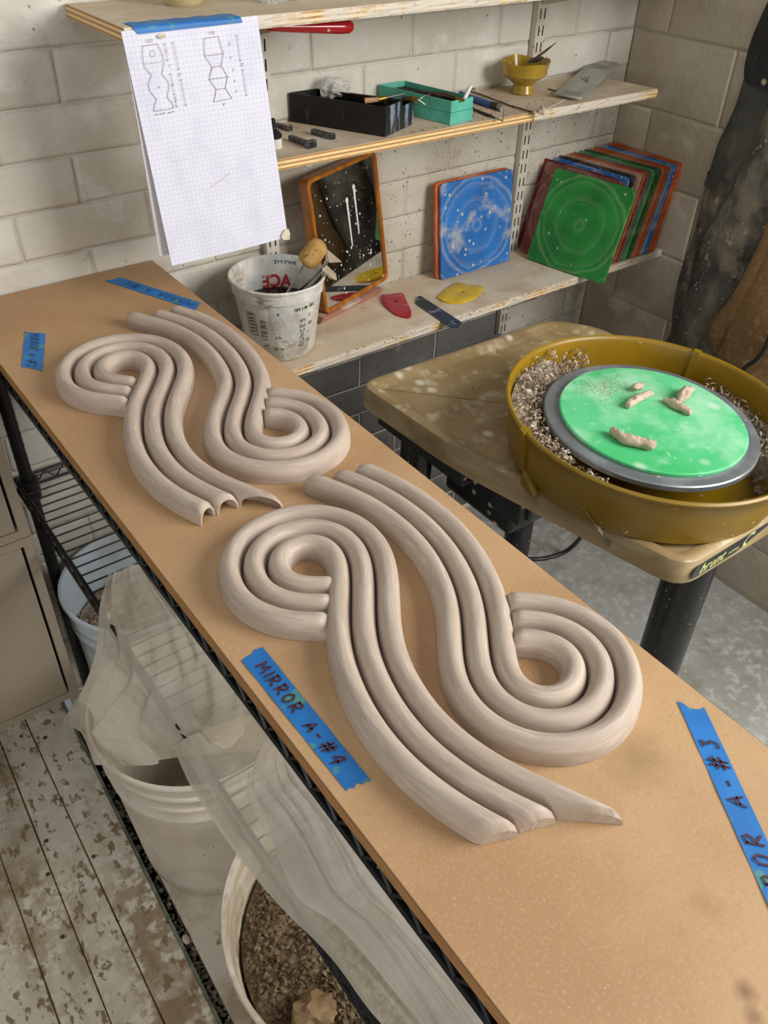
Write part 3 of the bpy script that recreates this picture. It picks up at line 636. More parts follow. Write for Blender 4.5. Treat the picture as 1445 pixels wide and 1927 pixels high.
m1=tuple(np.array(A)+(np.array(B)-A)*.56); m2=tuple(np.array(D_)+(np.array(C_)-D_)*.56)
openbox(MB(),A,m1,m2,D_,ZM+.0005,ZM+.053).build('box_body',m_blackbox,tr,smooth=0,bev=.0006,bseg=1)
openbox(MB(),tuple(np.array(m1)+(.001,.0005)),B,C_,tuple(np.array(m2)+(.001,0)),ZM+.0005,ZM+.043).build('inner_box',m_blackbox,tr,smooth=0,bev=.0006,bseg=1)
e=MB(); n_=np.array([B[1]-A[1],-(B[0]-A[0])]); n_=n_/np.linalg.norm(n_)*.0006
for (p,q,h) in ((A,m1,.053),(m1,B,.043)):
    p,q=np.array(p)+n_,np.array(q)+n_; e.add([(*p,ZM+.0008),(*q,ZM+.0008),(*q,ZM+h),(*p,ZM+h)],[(0,1,2,3)])
e.build('smeared_end',m_blackbox2,tr,smooth=0)
m_brass=mat('brass','B08A3E',[],.3,metal=.9); m_woodh=mat('tool_wood','B98F6E',[('n','8A6548',(80,80,200),.5,.6)],.4); m_steel=mat('tool_steel','9C9A95',[('n','6B6760',40,.5,.7)],.35,metal=.8)
m_darkwood=mat('dark_tool_handle','2E2219',[('n','5A4632',60,.5,.7)],.4)
def tool(name,label,P,rs,ms,names,cat='tool'):
    o=thing(name,P[0],label,cat)
    for k in range(len(ms)):
        MB().tube([P[k],P[k+1]],[rs[2*k],rs[2*k+1]],12).build(names[k],ms[k],o)
    return o
v=lambda x,y,dz:tuple(Z(x,y,ZM+dz))
tool('trimming_tool','wooden tool with a brass ferrule lying across the black box end',[v(686,190,.050),v(712,187,.052),v(726,184,.054),v(762,176,.060)],[.0055,.0045,.0052,.0045,.0022,.0012],[m_woodh,m_brass,m_steel],['handle','ferrule','shaft'])
t2=tool('loop_tool','ribbon loop tool with brass ferrule sticking out of the black box',[v(757,186,.047),v(776,186,.049),v(786,187,.050)],[.0045,.0048,.005,.0035],[m_darkwood,m_brass],['handle','ferrule'])
MB().tube([v(786,187,.050),v(793,192,.045),v(800,197,.040),v(808,196,.042),v(808,178,.055),v(800,180,.054),v(790,186,.050)],.0011,6).build('wire_loop',m_steel,t2)
c=Z(563,148,ZM+.05); crumple((c[0]+.005,min(c[1],1.52),ZM+.052),(.030,.022,.022),'plastic_bag',m_bag0,'crumpled clear plastic bag in the black tool box','bag',5,3,.9)
# ------------------------------------------------------------------ teal box
m_teal=mat('teal_card','5DB8A2',[('n','4FA893',20,.4,.6)],.5); m_tealdk=mat('black_foam','15130F',[],.9)
A,B,C_,D_=(1.187,1.361),(1.250,1.366),(1.213,1.544),(1.143,1.544)
tb=thing('teal_box',(1.2,1.45,ZM),'long open teal box with black lining beside the black box','box')
openbox(MB(),A,B,C_,D_,ZM+.0005,ZM+.022,.003).build('box_base',m_teal,tb,smooth=0,bev=.0005,bseg=1)
I=offset([A,B,C_,D_],-.0008)
openbox(MB(),*I,ZM+.0225,ZM+.044,.002).build('box_upper',m_teal,tb,smooth=0,bev=.0005,bseg=1)
I=offset([A,B,C_,D_],-.0035); MB().prism(I,ZM+.024,ZM+.034,.001).build('lining',m_tealdk,tb,smooth=0)
tool('carving_tool','dark pointed tool with brass tip lying in the teal box',[v(780,172,.044),v(840,180,.044),v(858,186,.044),v(873,189,.044)],[.001,.006,.006,.0048,.0045,.003],[m_darkwood,m_darkwood,m_brass],['blade','handle','ferrule'])
o=MB().tube([v(873,188,.040),v(884,166,.058),v(886.5,162,.061)],[.0042,.0038,.003],12).build('white_chalk',mat('chalk','DDDAD4',[],.8)); tag(o,'short white stick standing up at the right end of the teal box','stick')
# ------------------------------------------------------------------ small things on the middle shelf
o=tool('blue_handled_tool','blue-handled tool with a metal nut behind the teal box',[v(866,178,.006),v(925,198,.006),v(937,201,.006),v(945,205,.006)],[.0075,.0072,.0075,.0085,.007,.006],[mat('blue_handle','1E4E8C',[('v','C8BCA8',80,.1,.3,.1)],.35),m_darkwood,m_steel],['handle','collar','nut'])
h=thing('hook_tool',v(892,208,.002),'thin black steel pick with an upturned tip at the shelf edge','tool')
MB().tube([v(890,205,.002),v(917,216,.003),v(932,222,.003)],[.003,.0028,.0014],8).build('shaft',m_black,h); MB().tube([v(917,216,.003),v(946,228,.002),v(947,214,.012),v(948,205,.017)],[.0014,.0014,.0014,.0006],8).build('tip',m_steel,h)
# square mustard bowl
m_bowl=mat('mustard_glaze','A88A2C',[('n','8C6D1E',14,.45,.65),('n','6E4A1A',50,.66,.72)],.25,coat=.4)
bc=np.array([1.497,1.478]); bw=thing('square_bowl',(bc[0],bc[1],ZM),'mustard glazed footed bowl with a squared rim','bowl')
def sq(r,a,k): 
    ca,sa=math.cos(a),math.sin(a); q=(abs(ca)**k+abs(sa)**k)**(-1/k); return r*q*ca,r*q*sa
prof=[(0,.0,2),(.025,.0,2),(.027,.003,2),(.024,.010,2),(.022,.018,2),(.030,.026,2.4),(.044,.036,2.6),(.0475,.040,2.8),(.0465,.048,3.0),(.0505,.064,3.2),(.049,.0655,3.2),(.044,.052,3),(.040,.040,3),(.02,.03,2),(0,.028,2)]
G=[]; yaw=.45
for j in range(57):
    a=2*PI*j/56; row=[]
    for r,z_,k in prof:
        x,y=sq(r,a-yaw,k); rr=math.hypot(x,y); x,y=rr*math.cos(a),rr*math.sin(a)
        row.append((bc[0]+x,bc[1]+y,ZM+.0005+z_+(.0022*math.cos(4*(a-yaw)+PI) if z_>.06 else 0)))
    G.append(row)
MB().grid(G,uv=False).build('bowl_body',m_bowl,bw,smooth=40)
P=[np.array([*bc,ZM])+q for q in ([.018,.02,.040],[.005,.004,.052],[-.012,-.012,.062])]
d=thing('wooden_spoon',(bc[0],bc[1],ZM+.06),'dark lens-shaped wooden tool with pointed handle lying in the bowl','spoon')
a=np.array([1.472,1.447,ZM+.069]); b=np.array([1.531,1.462,ZM+.073]); G=[]
for i in range(13):
    t=i/12; w_=.0135*math.sin(PI*min(1,t*.94+.03))**.7; p=a+(b-a)*t
    G.append([p+np.array([w_*math.sin(s)*.25,-w_*math.cos(s),.0035*math.sin(s)*math.sin(PI*t)]) for s in np.linspace(0,2*PI,13)])
MB().grid(G,uv=False).build('blade',mat('dark_lens','2A211E',[('n','4B3C36',40,.5,.7)],.5),d,smooth=60)
tk=MB().tube([b+np.array([-.012,.010,-.004]),b+np.array([.015,.012,.006]),b+np.array([.052,.014,.022])],[.004,.0042,.0008],8,sq=.5); tk.build('pointed_handle',mat('red_brown_tip','5E2A20',[('n','7C6A5C',60,.5,.7)],.5),d)
# steel scraper plate
R_=[Z(*q,ZM+.006) for q in [(1040,179),(1093,188),(1161,131),(1111,123)]]
pm=MB(); G=[]
for i in range(17):
    t=i/16; l=R_[1]*(1-t)+R_[2]*t; m_=R_[0]*(1-t)+R_[3]*t; zz=.0035+.016*(t-.1)**2
    G.append([(l[0]*(1-s)+m_[0]*s,l[1]*(1-s)+m_[1]*s,ZM+.004+zz) for s in (0,.5,1)])
o=pm.grid(G,uv=False).build('steel_scraper',mat('satin_steel','B9BBB2',[('n','9B9C90',(8,8,8),.4,.7)],.38,metal=.35),smooth=60,solid=.0012); tag(o,'flat satin steel scraper plate lying at the right end of the middle shelf','scraper')
wr=MB()
def fs(u,w_): 
    i=u*16; t=u; l=R_[1]*(1-t)+R_[2]*t; m_=R_[0]*(1-t)+R_[3]*t; zz=.0035+.016*(t-.1)**2
    return (l[0]*(1-w_)+m_[0]*w_,l[1]*(1-w_)+m_[1]*w_,ZM+.004+zz+.0009)
for k in range(4):
    for u0 in(.06,.80):
        stroke(wr,[(u0+.028*k,.15),(u0+.028*k,.78)],.006,fs)
for k in range(3): stroke(wr,[(.42+.035*k,.35+.04*k),(.52+.03*k,.75-.1*k)],.02,fs)
wr.build('etched_marks',mat('etch','5E6058',[],.6),o,smooth=0)
o=MB().tube([v(1004,212,.004),v(1030,203,.006),v(1062,188,.007)],[.004,.003,.0028],8,sq=.6).build('clay_stick',m_clayraw); tag(o,'clay-caked stick lying partly under the steel scraper','stick')
crumple((*Z(1019,206,ZM+.01)[:2],ZM+.0075),(.008,.007,.010),'clay_lump',m_clayraw,'small pale clay lump on the stick at the shelf edge','clay scrap',3,2,.7)
o=MB().bar(v(1031,167,.002),v(1055,174,.002),.0013,6).build('needle',m_black); tag(o,'short dark needle beside the steel scraper','needle')
o=MB().tube([Z(880,170,ZM+.003),Z(905,178,ZM+.003),Z(960,199,ZM+.003),Z(1005,212,ZM+.003)],.0016,6).build('thin_rod',m_darkwood); tag(o,'long thin dark rod lying across the middle shelf','rod')
o=MB().tube(spline([v(897,172,.004),v(893,168,.005),v(897,165,.005),v(906,164,.005),v(918,162,.004)],4),.0022,7).build('clay_curl',m_clayraw); tag(o,'thin curled strip of pale clay behind the blue-handled tool','clay scrap')
# letter stamps
m_lead=mat('dull_lead','4A4A4B',[('n','77777A',80,.45,.65)],.45,metal=.5); m_face=mat('inked_face','151517',[],.4)
def stamp(a,b,label,hw,hh,r=.0048):
    a,b=np.array(Z(*a,ZM)),np.array(Z(*b,ZM)); d=b-a; L=np.linalg.norm(d); d/=L; n=np.array([-d[1],d[0],0])
    o=thing('letter_stamp',a,label,'stamp','metal stamps on the middle shelf'); R=np.array([d,n,[0,0,1]]).T
    MB().box(a+d*L*.42+np.array([0,0,r]),(L*.84,2*r,2*r),R).build('shank',m_lead,o,smooth=0,bev=.001)
    MB().box(a+d*L*.93+np.array([0,0,hh/2]),(L*.16,hw,hh),R).build('stamp_head',m_lead,o,smooth=0,bev=.0006)
    t=MB(); ny=max(2,int(hw/.004)); nz=max(2,int(hh/.004))
    for i in range(ny):
        for j in range(nz):
            if random.random()<.85: t.box(a+d*(L*1.01+.0006)+n*((i+.5)/ny-.5)*hw*.92+np.array([0,0,hh*(.08+(j+.5)/nz*.84)]),(.0016,hw/ny*.6,hh/nz*.6),R@np.array([[1,0,0],[0,math.cos(i*j),-math.sin(i*j)],[0,math.sin(i*j),math.cos(i*j)]]))
    t.build('raised_face',m_face,o,smooth=0)
stamp((546,264),(588,279),'wide-faced metal stamp nearest the shelf edge',.021,.013)
stamp((588,252),(627,263),'narrow metal stamp lying between the wide one and the black box',.011,.011,.0048)
stamp((520,238),(546,247),'metal stamp behind the others, close to the small jar',.012,.010,.004)
c=Z(516,278,ZM); j_=thing('ink_jar',(c[0],c[1],ZM),'small white jar with black lid and nozzle half hidden by the graph paper','jar')
MB().lathe([(0,.0005),(.014,.0005),(.0145,.002),(.0145,.017),(.012,.018),(0,.018)],(c[0],c[1],ZM),24).build('jar_body',mat('white_plastic','D7D4CC',[],.4),j_)
MB().lathe([(.0142,.018),(.0148,.019),(.0148,.024),(.010,.029),(.005,.033),(.004,.050),(0,.051)],(c[0],c[1],ZM),24).build('jar_lid',m_black,j_)
# crumbs on the shelves
cr=MB()
for k in range(900):
    if k<520: p=Z(random.gauss(790,60),0,ZM); px=random.gauss(800,75); py=262-(px-620)*.195+random.uniform(-28,10); q=Z(px,py,ZM)
    else: px=random.uniform(640,1040); q=Z(px,random.uniform(190,262),ZM)
    if .9<q[0]<1.8 and 1.352<q[1]<1.53 and not(.93<q[0]<1.26 and q[1]>1.372): pebble(cr,(q[0],q[1],ZM+.0008),random.choice([.0006,.0009,.0013,.002]),.6)
tag(cr.build('clay_crumbs',m_trimd,smooth=0),'dry clay crumbs scattered along the middle shelf','crumbs',kind='stuff')
# ------------------------------------------------------------------ mixing cup
cc=np.array([.808,1.418]); cup=thing('mixing_cup',(cc[0],cc[1],ZL),'clay-caked translucent plastic measuring cup full of tools','cup')
m_cup=mat('caked_plastic','CFCCC4',[('n','AFA493',13,.50,.60,6,.8),('n','E2DDD2',(26,26,9),.50,.6,7),('n','94816A',(12,12,40),.62,.70,6),('n','AEBBC0',6,.60,.75)],.5,bumps=[(60,.7,.003)],coords='pos')
rb_,rt=.070,.0945; hC=.163
prof=[(0,.0008),(rb_-.006,.0008),(rb_,.005),(rb_+.018,.129),(rb_+.0185,.132),(rb_+.0220,.134),(rt-.0015,.1565),(rt+.0025,.1575),(rt+.0035,.161),(rt+.001,.1635),(rt-.0025,.162),(rt-.004,.157),(rb_+.0180,.135),(rb_+.015,.130),(rb_-.002,.006),(0,.004)]
MB().lathe(prof,(*cc,ZL),64).build('cup_body',m_cup,cup,smooth=50)
MB().lathe([(0,.098),(rb_+.0095,.098)],(*cc,ZL),48).build('dark_water',mat('dark_water','16110E',[],.06),cup)
def onc(a,z,dr=.0006,inner=False):
    z=z*1.1; r=(rb_+.018*(z-.005)/.124) if z<.133 else (rb_+.0220+(rt-.0015-rb_-.0220)*(z-.134)/.0225)
    r+= (-.0032-dr if inner else dr); return (cc[0]+r*math.cos(a),cc[1]+r*math.sin(a),ZL+z)
va=math.atan2(-cc[1],-cc[0])   # direction of the viewer
m_print=mat('black_print','26241F',[('n','8B8578',50,.56,.62)],.5)
pr_=MB()
def cw(text,a0,z0,h,w_,vert=False,cw_=.75):
    if vert: f=lambda x,y:onc(va+a0-(-y)/.08*-1*-1,z0+x,.0009)
    else: f=lambda x,y:onc(va+a0+x/.085,z0+y,.0009)
    if vert: write(pr_,text,0,0,h,w_,lambda x,y:onc(va+a0-y/.085,z0+x,.0009),cw=cw_)
    else: write(pr_,text,0,0,h,w_,lambda x,y:onc(va+a0+x/.085,z0+y,.0009),cw=cw_)
cw('LITERS',-.33,.036,.0115,.0014,True,.95); cw('OUNCES',.66,.030,.0115,.0013,True,.95)
for k,(zz,t) in enumerate([(.104,'8'),(.080,''),(.055,'1 ltr'),(.030,'1/2 ltr')]):
    for a_ in (.18,):
        stroke(pr_,[(0,0),(.013,0)],.0012,lambda x,y:onc(va+a_+x/.085,zz,.0009)); cw(t,a_-.19-(.02*len(t)),zz-.002,.005,.0011)
for k,zz in enumerate([.108,.090,.072,.054,.036]): cw(['21/2','2','11/2','1','1/2'][k],.78,zz,.005,.0011); stroke(pr_,[(0,0),(.009,0)],.0011,lambda x,y:onc(va+1.05+x/.085,zz,.0009))
cw('21/2 LTR',.35,.107,.0055,.0012)
for a0,a1,z0,z1 in [(-.84,-.6,.055,.1)]:
    L_=[(a0,z0),(a1,z0),(a1,z1),(a0,z1),(a0,z0)]
    for p,q in zip(L_[:-1],L_[1:]): stroke(pr_,[(p[0],p[1]/.085),(q[0],q[1]/.085)],.012,lambda x,y:onc(va+x,y*.085,.0009))
    for k in range(6): stroke(pr_,[(a0+.03,(z0+.006+k*.007)/.085),(a1-.03,(z0+.008+k*.007)/.085)],.02,lambda x,y:onc(va+x,y*.085,.0009))
pr_.build('printed_scale',m_print,cup,smooth=0)
# lettering of the far side seen from inside (mirrored)
rd=MB(); vs_,fs_=fonttext('ACE',.034,0,.0012); wtx=max(p[0] for p in vs_)
rd.add([onc(va+PI+.02+(p[0]-wtx/2)/.085,.090+p[1]*.95,.0002,True) for p in vs_],fs_)
rd.build('red_print',mat('red_print','B3282E',[('n','C9B8A8',60,.6,.66)],.5),cup,smooth=0)
rd=MB(); write(rd,'PROCESSE',-.02,0,.010,.0016,lambda x,y:onc(va+PI-.30+x/.085,.128+y,.0002,True),cw=.7); rd.build('small_print',m_print,cup,smooth=0)
# sponge on a stick
s=lambda x,y,z_:np.array(Z(x,y,z_))
sg=thing('sponge_stick',(.86,1.44,ZL+.15),'tan sponge on a metal stick leaning out of the mixing cup','sponge tool')
a=s(590,476,1.055); b=s(545,545,.985); ax=(a-b)/np.linalg.norm(a-b)
tip=s(601,461,1.07); bot=s(577,492,1.04); L=np.linalg.norm(tip-bot)
P=[bot+(tip-bot)*t for t in(-.22,-.17,-.05,.2,.5,.8,1.05,1.19,1.25)]
MB().tube(P,[.004,.0135,.0195,.0212,.0215,.021,.0185,.011,.003],28).build('sponge',mat('sponge','B48E50',[('n','C9A668',30,.45,.65),('n','8C6A35',160,.55,.65)],.95,bumps=[(260,.8,.002)]),sg,smooth=180)
MB().tube([P[0],s(540,552,.985),s(532,568,.965)],[.0028,.0036,.0045],10,sq=.5).build('stick',m_steel,sg)
kn=thing('palette_knife',s(590,560,1.0),'grey metal tool with clay-caked blade leaning on the cup rim','tool')
MB().tube([s(560,550,.97),s(585,527,1.012),s(603,508,1.03),s(618,490,1.045)],[.005,.0035,.005,.0055],8,sq=.4).build('shaft',m_steel,kn)
MB().add([s(614,468,1.06),s(643,493,1.045),s(620,494,1.045),s(612,490,1.045)],[(0,1,2,3)]).build('blade',m_clayraw,kn,smooth=0,solid=.002)
o=MB().add([s(606,505,1.035),s(615,499,1.04),s(632,515,1.03),s(634,528,1.02),s(620,524,1.02),s(607,510,1.032)],[(0,1,2,3,4,5)]).build('torn_paper',mat('tan_paper','CDBDA6',[('n','B7A68E',30,.5,.6)],.8),smooth=0,solid=.001); tag(o,'torn scrap of tan paper hanging off the cup rim in front of the mirror','paper scrap')
o=MB().tube([s(570,560,.965),s(600,525,1.005),s(606,516,1.012)],[.006,.005,.003],8,sq=.5).build('brush_handle',m_darkwood); tag(o,'dark brush handle standing in the cup behind the sponge stick','brush')
# ------------------------------------------------------------------ mirror
m_oak=mat('orange_wood','B8701F',[('n','95541A',(60,60,14),.4,.6),('v','EDE5D8',70,.08,.2,.08)],.3,coat=.4); m_mir=mat('mirror_glass','D5D8D8',[],.02,metal=1.)
BL,BR=np.array([.945,1.448,ZL+.0215]),np.array([1.158,1.503,ZL+.0215]); upv=np.array([-.020,.030,.30]); upv/=np.linalg.norm(upv)
e1=(BR-BL)/np.linalg.norm(BR-BL); upv-=e1*(upv@e1); upv/=np.linalg.norm(upv); tilt_=-.06; e2=upv*math.cos(tilt_)+e1*math.sin(tilt_); e1=e1*math.cos(tilt_)-upv*math.sin(tilt_); nrm=np.cross(e1,e2)  # towards viewer
W_,H_=np.linalg.norm(BR-BL),.289
def fr(x,y,n_): return BL+e1*x+e2*y+nrm*n_
mr=thing('framed_mirror',tuple(BL),'slip-spattered mirror in a rounded orange wood frame leaning on the wall','mirror')
out=roundpoly([(0,0),(W_,0),(W_,H_),(0,H_)],.016,5); fw=.0085
inn=roundpoly([(fw,fw),(W_-fw,fw),(W_-fw,H_-fw),(fw,H_-fw)],.012,5)
mb=MB(); n_=len(out)
rings=[(out,-.026),(out,-.002),(offset(out,-.002),0),(offset(inn,.0015),0),(inn,-.002),(inn,-.006)]
for R_2,dn in rings: mb.v+=[tuple(fr(x,y,dn)) for x,y in R_2]
for k in range(len(rings)-1):
    for j in range(n_): mb.f.append((k*n_+j,k*n_+(j+1)%n_,(k+1)*n_+(j+1)%n_,(k+1)*n_+j))
mb.f.append(tuple(range(n_))[::-1]); mb.build('frame',m_oak,mr,smooth=40)
MB().add([tuple(fr(x,y,-.005)) for x,y in inn],[tuple(range(n_))]).build('mirror_glass',m_mir,mr,smooth=0)
spm=MB()
for k in range(95):
    x=random.uniform(.02,W_-.02); y=random.uniform(.02,.27)**1.0; r=random.choice([.0006,.0008,.001,.0014,.0022])
    spm.add([tuple(fr(x+r*math.cos(t),y+r*1.25*math.sin(t),-.0045)) for t in np.linspace(0,2*PI,9)[:-1]],[tuple(range(8))])
for x,y0,y1 in [(.112,.115,.215),(.138,.135,.235)]:
    spm.add([tuple(fr(x+.002+(.0035 if t in(0,3) else 0)*0-w_/2*1,y,-.0044)) for t,(w_,y) in enumerate([(.0035,y0),(-.0035,y0),(-.006,y1),(.006,y1)])],[(0,1,2,3)])
    spm.add([tuple(fr(x+.002+.0045*math.cos(t),y1+.006*math.sin(t),-.0043)) for t in np.linspace(0,2*PI,13)[:-1]],[tuple(range(12))])
spm.build('slip_spatter',mat('slip','D9D6CE',[],.6),mr,smooth=0)['kind']='stuff'
# pinkish batten the mirror stands on
o=MB(); P_=[fr(-.012,-.006,-.012),fr(W_*.9,-.006,-.012),fr(W_*.9,-.006,-.030),fr(-.012,-.006,-.030)]
o.hexa([(p[0],p[1],ZL+.0006) for p in P_],[(p[0],p[1],ZL+.020) for p in [fr(-.012,-.006,.002),fr(W_*.9,-.006,.002),fr(W_*.9,-.006,-.028),fr(-.012,-.006,-.028)]])
o=o.build('batten',mat('pinkish_wood','B98470',[('n','D9CBBE',18,.5,.62),('n','8C5A48',8,.6,.7)],.7),smooth=0,bev=.003); tag(o,'pinkish clay-stained wooden batten under the mirror','batten')
# ------------------------------------------------------------------ square throwing bats
def m_bat(name,base,dark,dust,amt=.5):
    return mat(name,base,[('n',dark,10,.4,.65),('r',dust,60,.50,.72,1.6,.28),('n',dust,(11,11,5),.66-.2*amt,.80-.2*amt,7,.75),('v',dust,80,.16,.36,.02+.30*amt*amt)],.6,coords='obj',bump=(90,.25,.001))
def batmesh(s=.226,t=.0062):
    P=roundpoly([(-s/2,-s/2),(s/2,-s/2),(s/2,s/2),(-s/2,s/2)],.010,3); mb=MB(); mb.prism(P,-t/2,t/2,.0007)
    return mb
def place(o,P0,ex,ey):
    """P0: lower corner, ex along the lower edge, ey up the face"""
    ex=Vector(ex).normalized(); ey=Vector(ey); ey=(ey-ex*ey.dot(ex)).normalized(); ez=ex.cross(ey); M_=Matrix((ex,ey,ez)).transposed().to_4x4()
    return M_,ex,ey,ez
def bat(label,m,P0,ex,ey,s=.226,t=.0062,grp=None):
    o=batmesh(s,t).build('throwing_bat',m,smooth=30); M_,ex,ey,ez=place(o,P0,ex,ey)
    M_.translation=Vector(P0)+ex*s/2+ey*s/2+ez*(t/2); o.matrix_world=M_; tag(o,label,'throwing bat',grp)
    return o
m_bblue=m_bat('blue_bat','1A6FBE','12599E','C6C2B0',.75); m_bor=m_bat('orange_bat','C0571A','9C4312','B89878',.2)
bat('square blue bat spattered with slip, leaning alone in front of an orange one',m_bblue,(1.305,1.494,ZL+.0008),(.217,-.004,0),(-.018,.026,.22),.224)
bat('orange square bat hidden mostly behind the blue bat',m_bor,(1.296,1.5035,ZL+.0008),(.217,-.004,0),(-.018,.026,.22),.226)
mats=dict(green=m_bat('green_bat','1E8A34','136B24','9DB08A',.3),maroon=m_bat('maroon_bat','6E1B22','541319','A08878',.35),dusty=m_bat('dusty_maroon_bat','84504A','6A2A2C','A8958A',.6),blue=m_bblue,black=m_bat('black_bat','2B2624','1A1716','8C7E70',.5),
 pink=m_bat('pale_pink_bat','B79684','96705E','C9B8A6',.5),orange=m_bor,paleorange=m_bat('dusty_orange_bat','B87048','9C4E22','C2A88E',.5),dkgreen=m_bat('dark_green_bat','155F22','0E4717','8C9A70',.3),palegreen=m_bat('dusty_green_bat','5E8C62','2F6E3A','A7B49A',.5),paleblue=m_bat('dusty_blue_bat','7FA0B4','3F78A8','B9B9AC',.5))
# (colour, bottom x at the wall end, y of that corner, yaw dx per .225, lean dx per .21, label)
stack=[('green',1.580,1.471,.045,.078,'big green square bat with throwing rings at the front of the leaning stack'),
('dusty',1.598,1.518,.040,.072,'dusty maroon bat directly behind the front green bat'),
('maroon',1.612,1.543,.036,.070,'dark maroon bat, second behind the front green one, beside the shelf standard'),
('blue',1.640,1.540,.036,.074,'thin blue bat edge between the maroon bats and the blackish one'),
('black',1.664,1.541,.038,.072,'blackish spattered bat behind the thin blue one'),
('pink',1.684,1.541,.042,.074,'pale pinkish bat just right of the blackish bat'),
('orange',1.700,1.541,.040,.072,'orange bat edge between two pinkish bats in the stack'),
('dusty',1.716,1.541,.042,.070,'dusty maroon bat between an orange edge and the pale green bat'),
('palegreen',1.740,1.541,.040,.068,'dusty pale green bat, left of the dark green one'),
('dkgreen',1.760,1.541,.038,.068,'dark green bat with chipped slip near the middle of the stack'),
('paleorange',1.782,1.541,.036,.066,'dusty orange bat right of the dark green one'),
('orange',1.802,1.541,.032,.062,'orange bat edge between dusty orange and pale blue bats'),
('paleblue',1.820,1.541,.028,.056,'pale dusty blue bat left of the bright blue bat'),
('blue',1.838,1.541,.024,.050,'bright blue bat near the wall end of the stack'),
('orange',1.858,1.541,.020,.046,'orange bat next to last before the side wall'),
('orange',1.876,1.541,.016,.042,'last orange bat of the stack, closest to the side wall')]
for c_,x,y,yw,ln,lb in stack:
    bat(lb,mats[c_],(x,y,ZL+.0008),(yw,-.221,0),(ln,.010,.2085),.2255,.0062,'square bats leaning in the corner')
# ribs and steel strip on the low shelf
def flatpiece(name,poly,z,t,m,hole=None,bev=.0006):
    bm=bmesh.new(); mb=MB()
    P=[tuple(p) for p in poly]
    ar=sum(P[i-1][0]*P[i][1]-P[i][0]*P[i-1][1] for i in range(len(P)))
    if ar<0:P=P[::-1]
    if hole is None: mb.prism(P,z,z+t,bev)
    else:
        hx,hy,r=hole; n=len(P); H=[]
        for p in P:
            a=math.atan2(p[1]-hy,p[0]-hx); H.append((hx+r*math.cos(a),hy+r*math.sin(a)))
        for zz in(z,z+t): mb.v+=[(x,y,zz) for x,y in P]+[(x,y,zz) for x,y in H]
        for j in range(n):
            k=(j+1)%n
            mb.f+=[(j,k,2*n+k,2*n+j),(n+j,3*n+j,3*n+k,n+k),(2*n+j,2*n+k,3*n+k,3*n+j),(j,n+j,n+k,k)]
    return mb.build(name,m,smooth=30,bev=bev if hole else 0,bseg=2)
R2=lambda *q:[Z(x,y,ZL+.002)[:2] for x,y in q]
p=spline(R2((718,556),(735,555),(757,553),(764,566),(773,586),(772,597),(763,598),(745,593),(730,582),(719,570),(718,556)),3)[:-1]
h=Z(743,571,ZL)[:2]
o=flatpiece('throwing_rib',p,ZL+.0006,.004,mat('maroon_rubber','A01530',[('n','C98A90',40,.58,.68),('n','8A1028',14,.4,.6)],.35),(h[0],h[1],.0052)); tag(o,'red kidney-shaped rubber rib on the lower shelf in front of the mirror','rib')
p=spline(R2((823,560),(838,546),(852,536),(862,533),(885,537),(909,541),(903,553),(893,561),(870,570),(850,571),(833,567),(823,560)),3)[:-1]
h=Z(868,552,ZL)[:2]
o=flatpiece('throwing_rib',p,ZL+.0006,.004,mat('yellow_rubber','DDB91C',[('n','E8DDA0',30,.6,.72),('n','C7A010',14,.4,.6)],.35),(h[0],h[1],.0052)); tag(o,'yellow rubber rib with a round hole in front of the blue bat','rib')
p=R2((782,571),(783,560),(791,557),(869,607),(862,616),(847,616))
o=flatpiece('steel_strip',p,ZL+.0006,.0028,mat('dark_strip','3A4048',[('n','8A9099',30,.58,.66)],.4,metal=.3)); tag(o,'dark steel strip with angled ends reaching over the lower shelf edge','scraper')
cr=MB()
for k in range(260):
    x=random.uniform(.85,1.9); y=random.uniform(1.325,1.5); pebble(cr,(x,y,ZL+.0006),random.choice([.0005,.0007,.001]),.6)
for k in range(160):
    x=random.gauss(1.28,.2); 
    if .8<x<1.9: pebble(cr,(x,1.3185+random.uniform(-.002,.002),ZL-random.uniform(-.001,.006)),random.choice([.001,.0016,.0024]),.8)
tag(cr.build('clay_crumbs',m_clayraw,smooth=0),'pale clay crumbs scattered along the lower shelf','crumbs',kind='stuff')
# ------------------------------------------------------------------ throwing wheel (stands a few degrees out of level)
NT=np.array([.03,-.05,1.]); NT/=np.linalg.norm(NT); PV=np.array([1.09,.69,.96])
_z=np.array([0,0,1.]); _v=np.cross(_z,NT); _c=NT[2]; _K=np.array([[0,-_v[2],_v[1]],[_v[2],0,-_v[0]],[-_v[1],_v[0],0]]); RT=np.eye(3)+_K+_K@_K/(1+_c)
T=lambda p:PV+RT@(np.array(p)-PV)
def UT(x,y,z):
    """photo pixel onto the tilted plane that sits z high at the pivot"""
    r=RM.T@np.array([(x-IW/2)/FPX,(y-IH/2)/FPX,1]); c0=np.array([PV[0],PV[1],PV[2]])+NT*(z-PV[2]); t=((c0-CAM)@NT)/(r@NT); q=CAM+r*t
    return PV+RT.T@(q-PV)   # local (level) coordinates
m_tbl=mat('beige_moulding','A8926A',[('n','8E7850',6,.42,.62),('n','C6B999',(22,22,22),.54,.66,6,.9),('n','6C5636',4.5,.56,.72,6,.75),('v','D8CEB8',34,.18,.42,.2)],.42,bump=(50,.15,.002),coat=.2)
m_tbe=mat('beige_moulding_edge','A58F66',[('n','BCAA86',(5,5,30),.45,.65,4),('n','8C7650',9,.55,.7)],.4,coat=.2)
m_pan=mat('mustard_plastic','8F6F08',[('n','7E6107',4,.4,.65),('v','DCCFB0',46,.06,.16,.09),('n','C9B88C',(30,30,60),.68,.75,6)],.38,bump=(40,.05,.002))
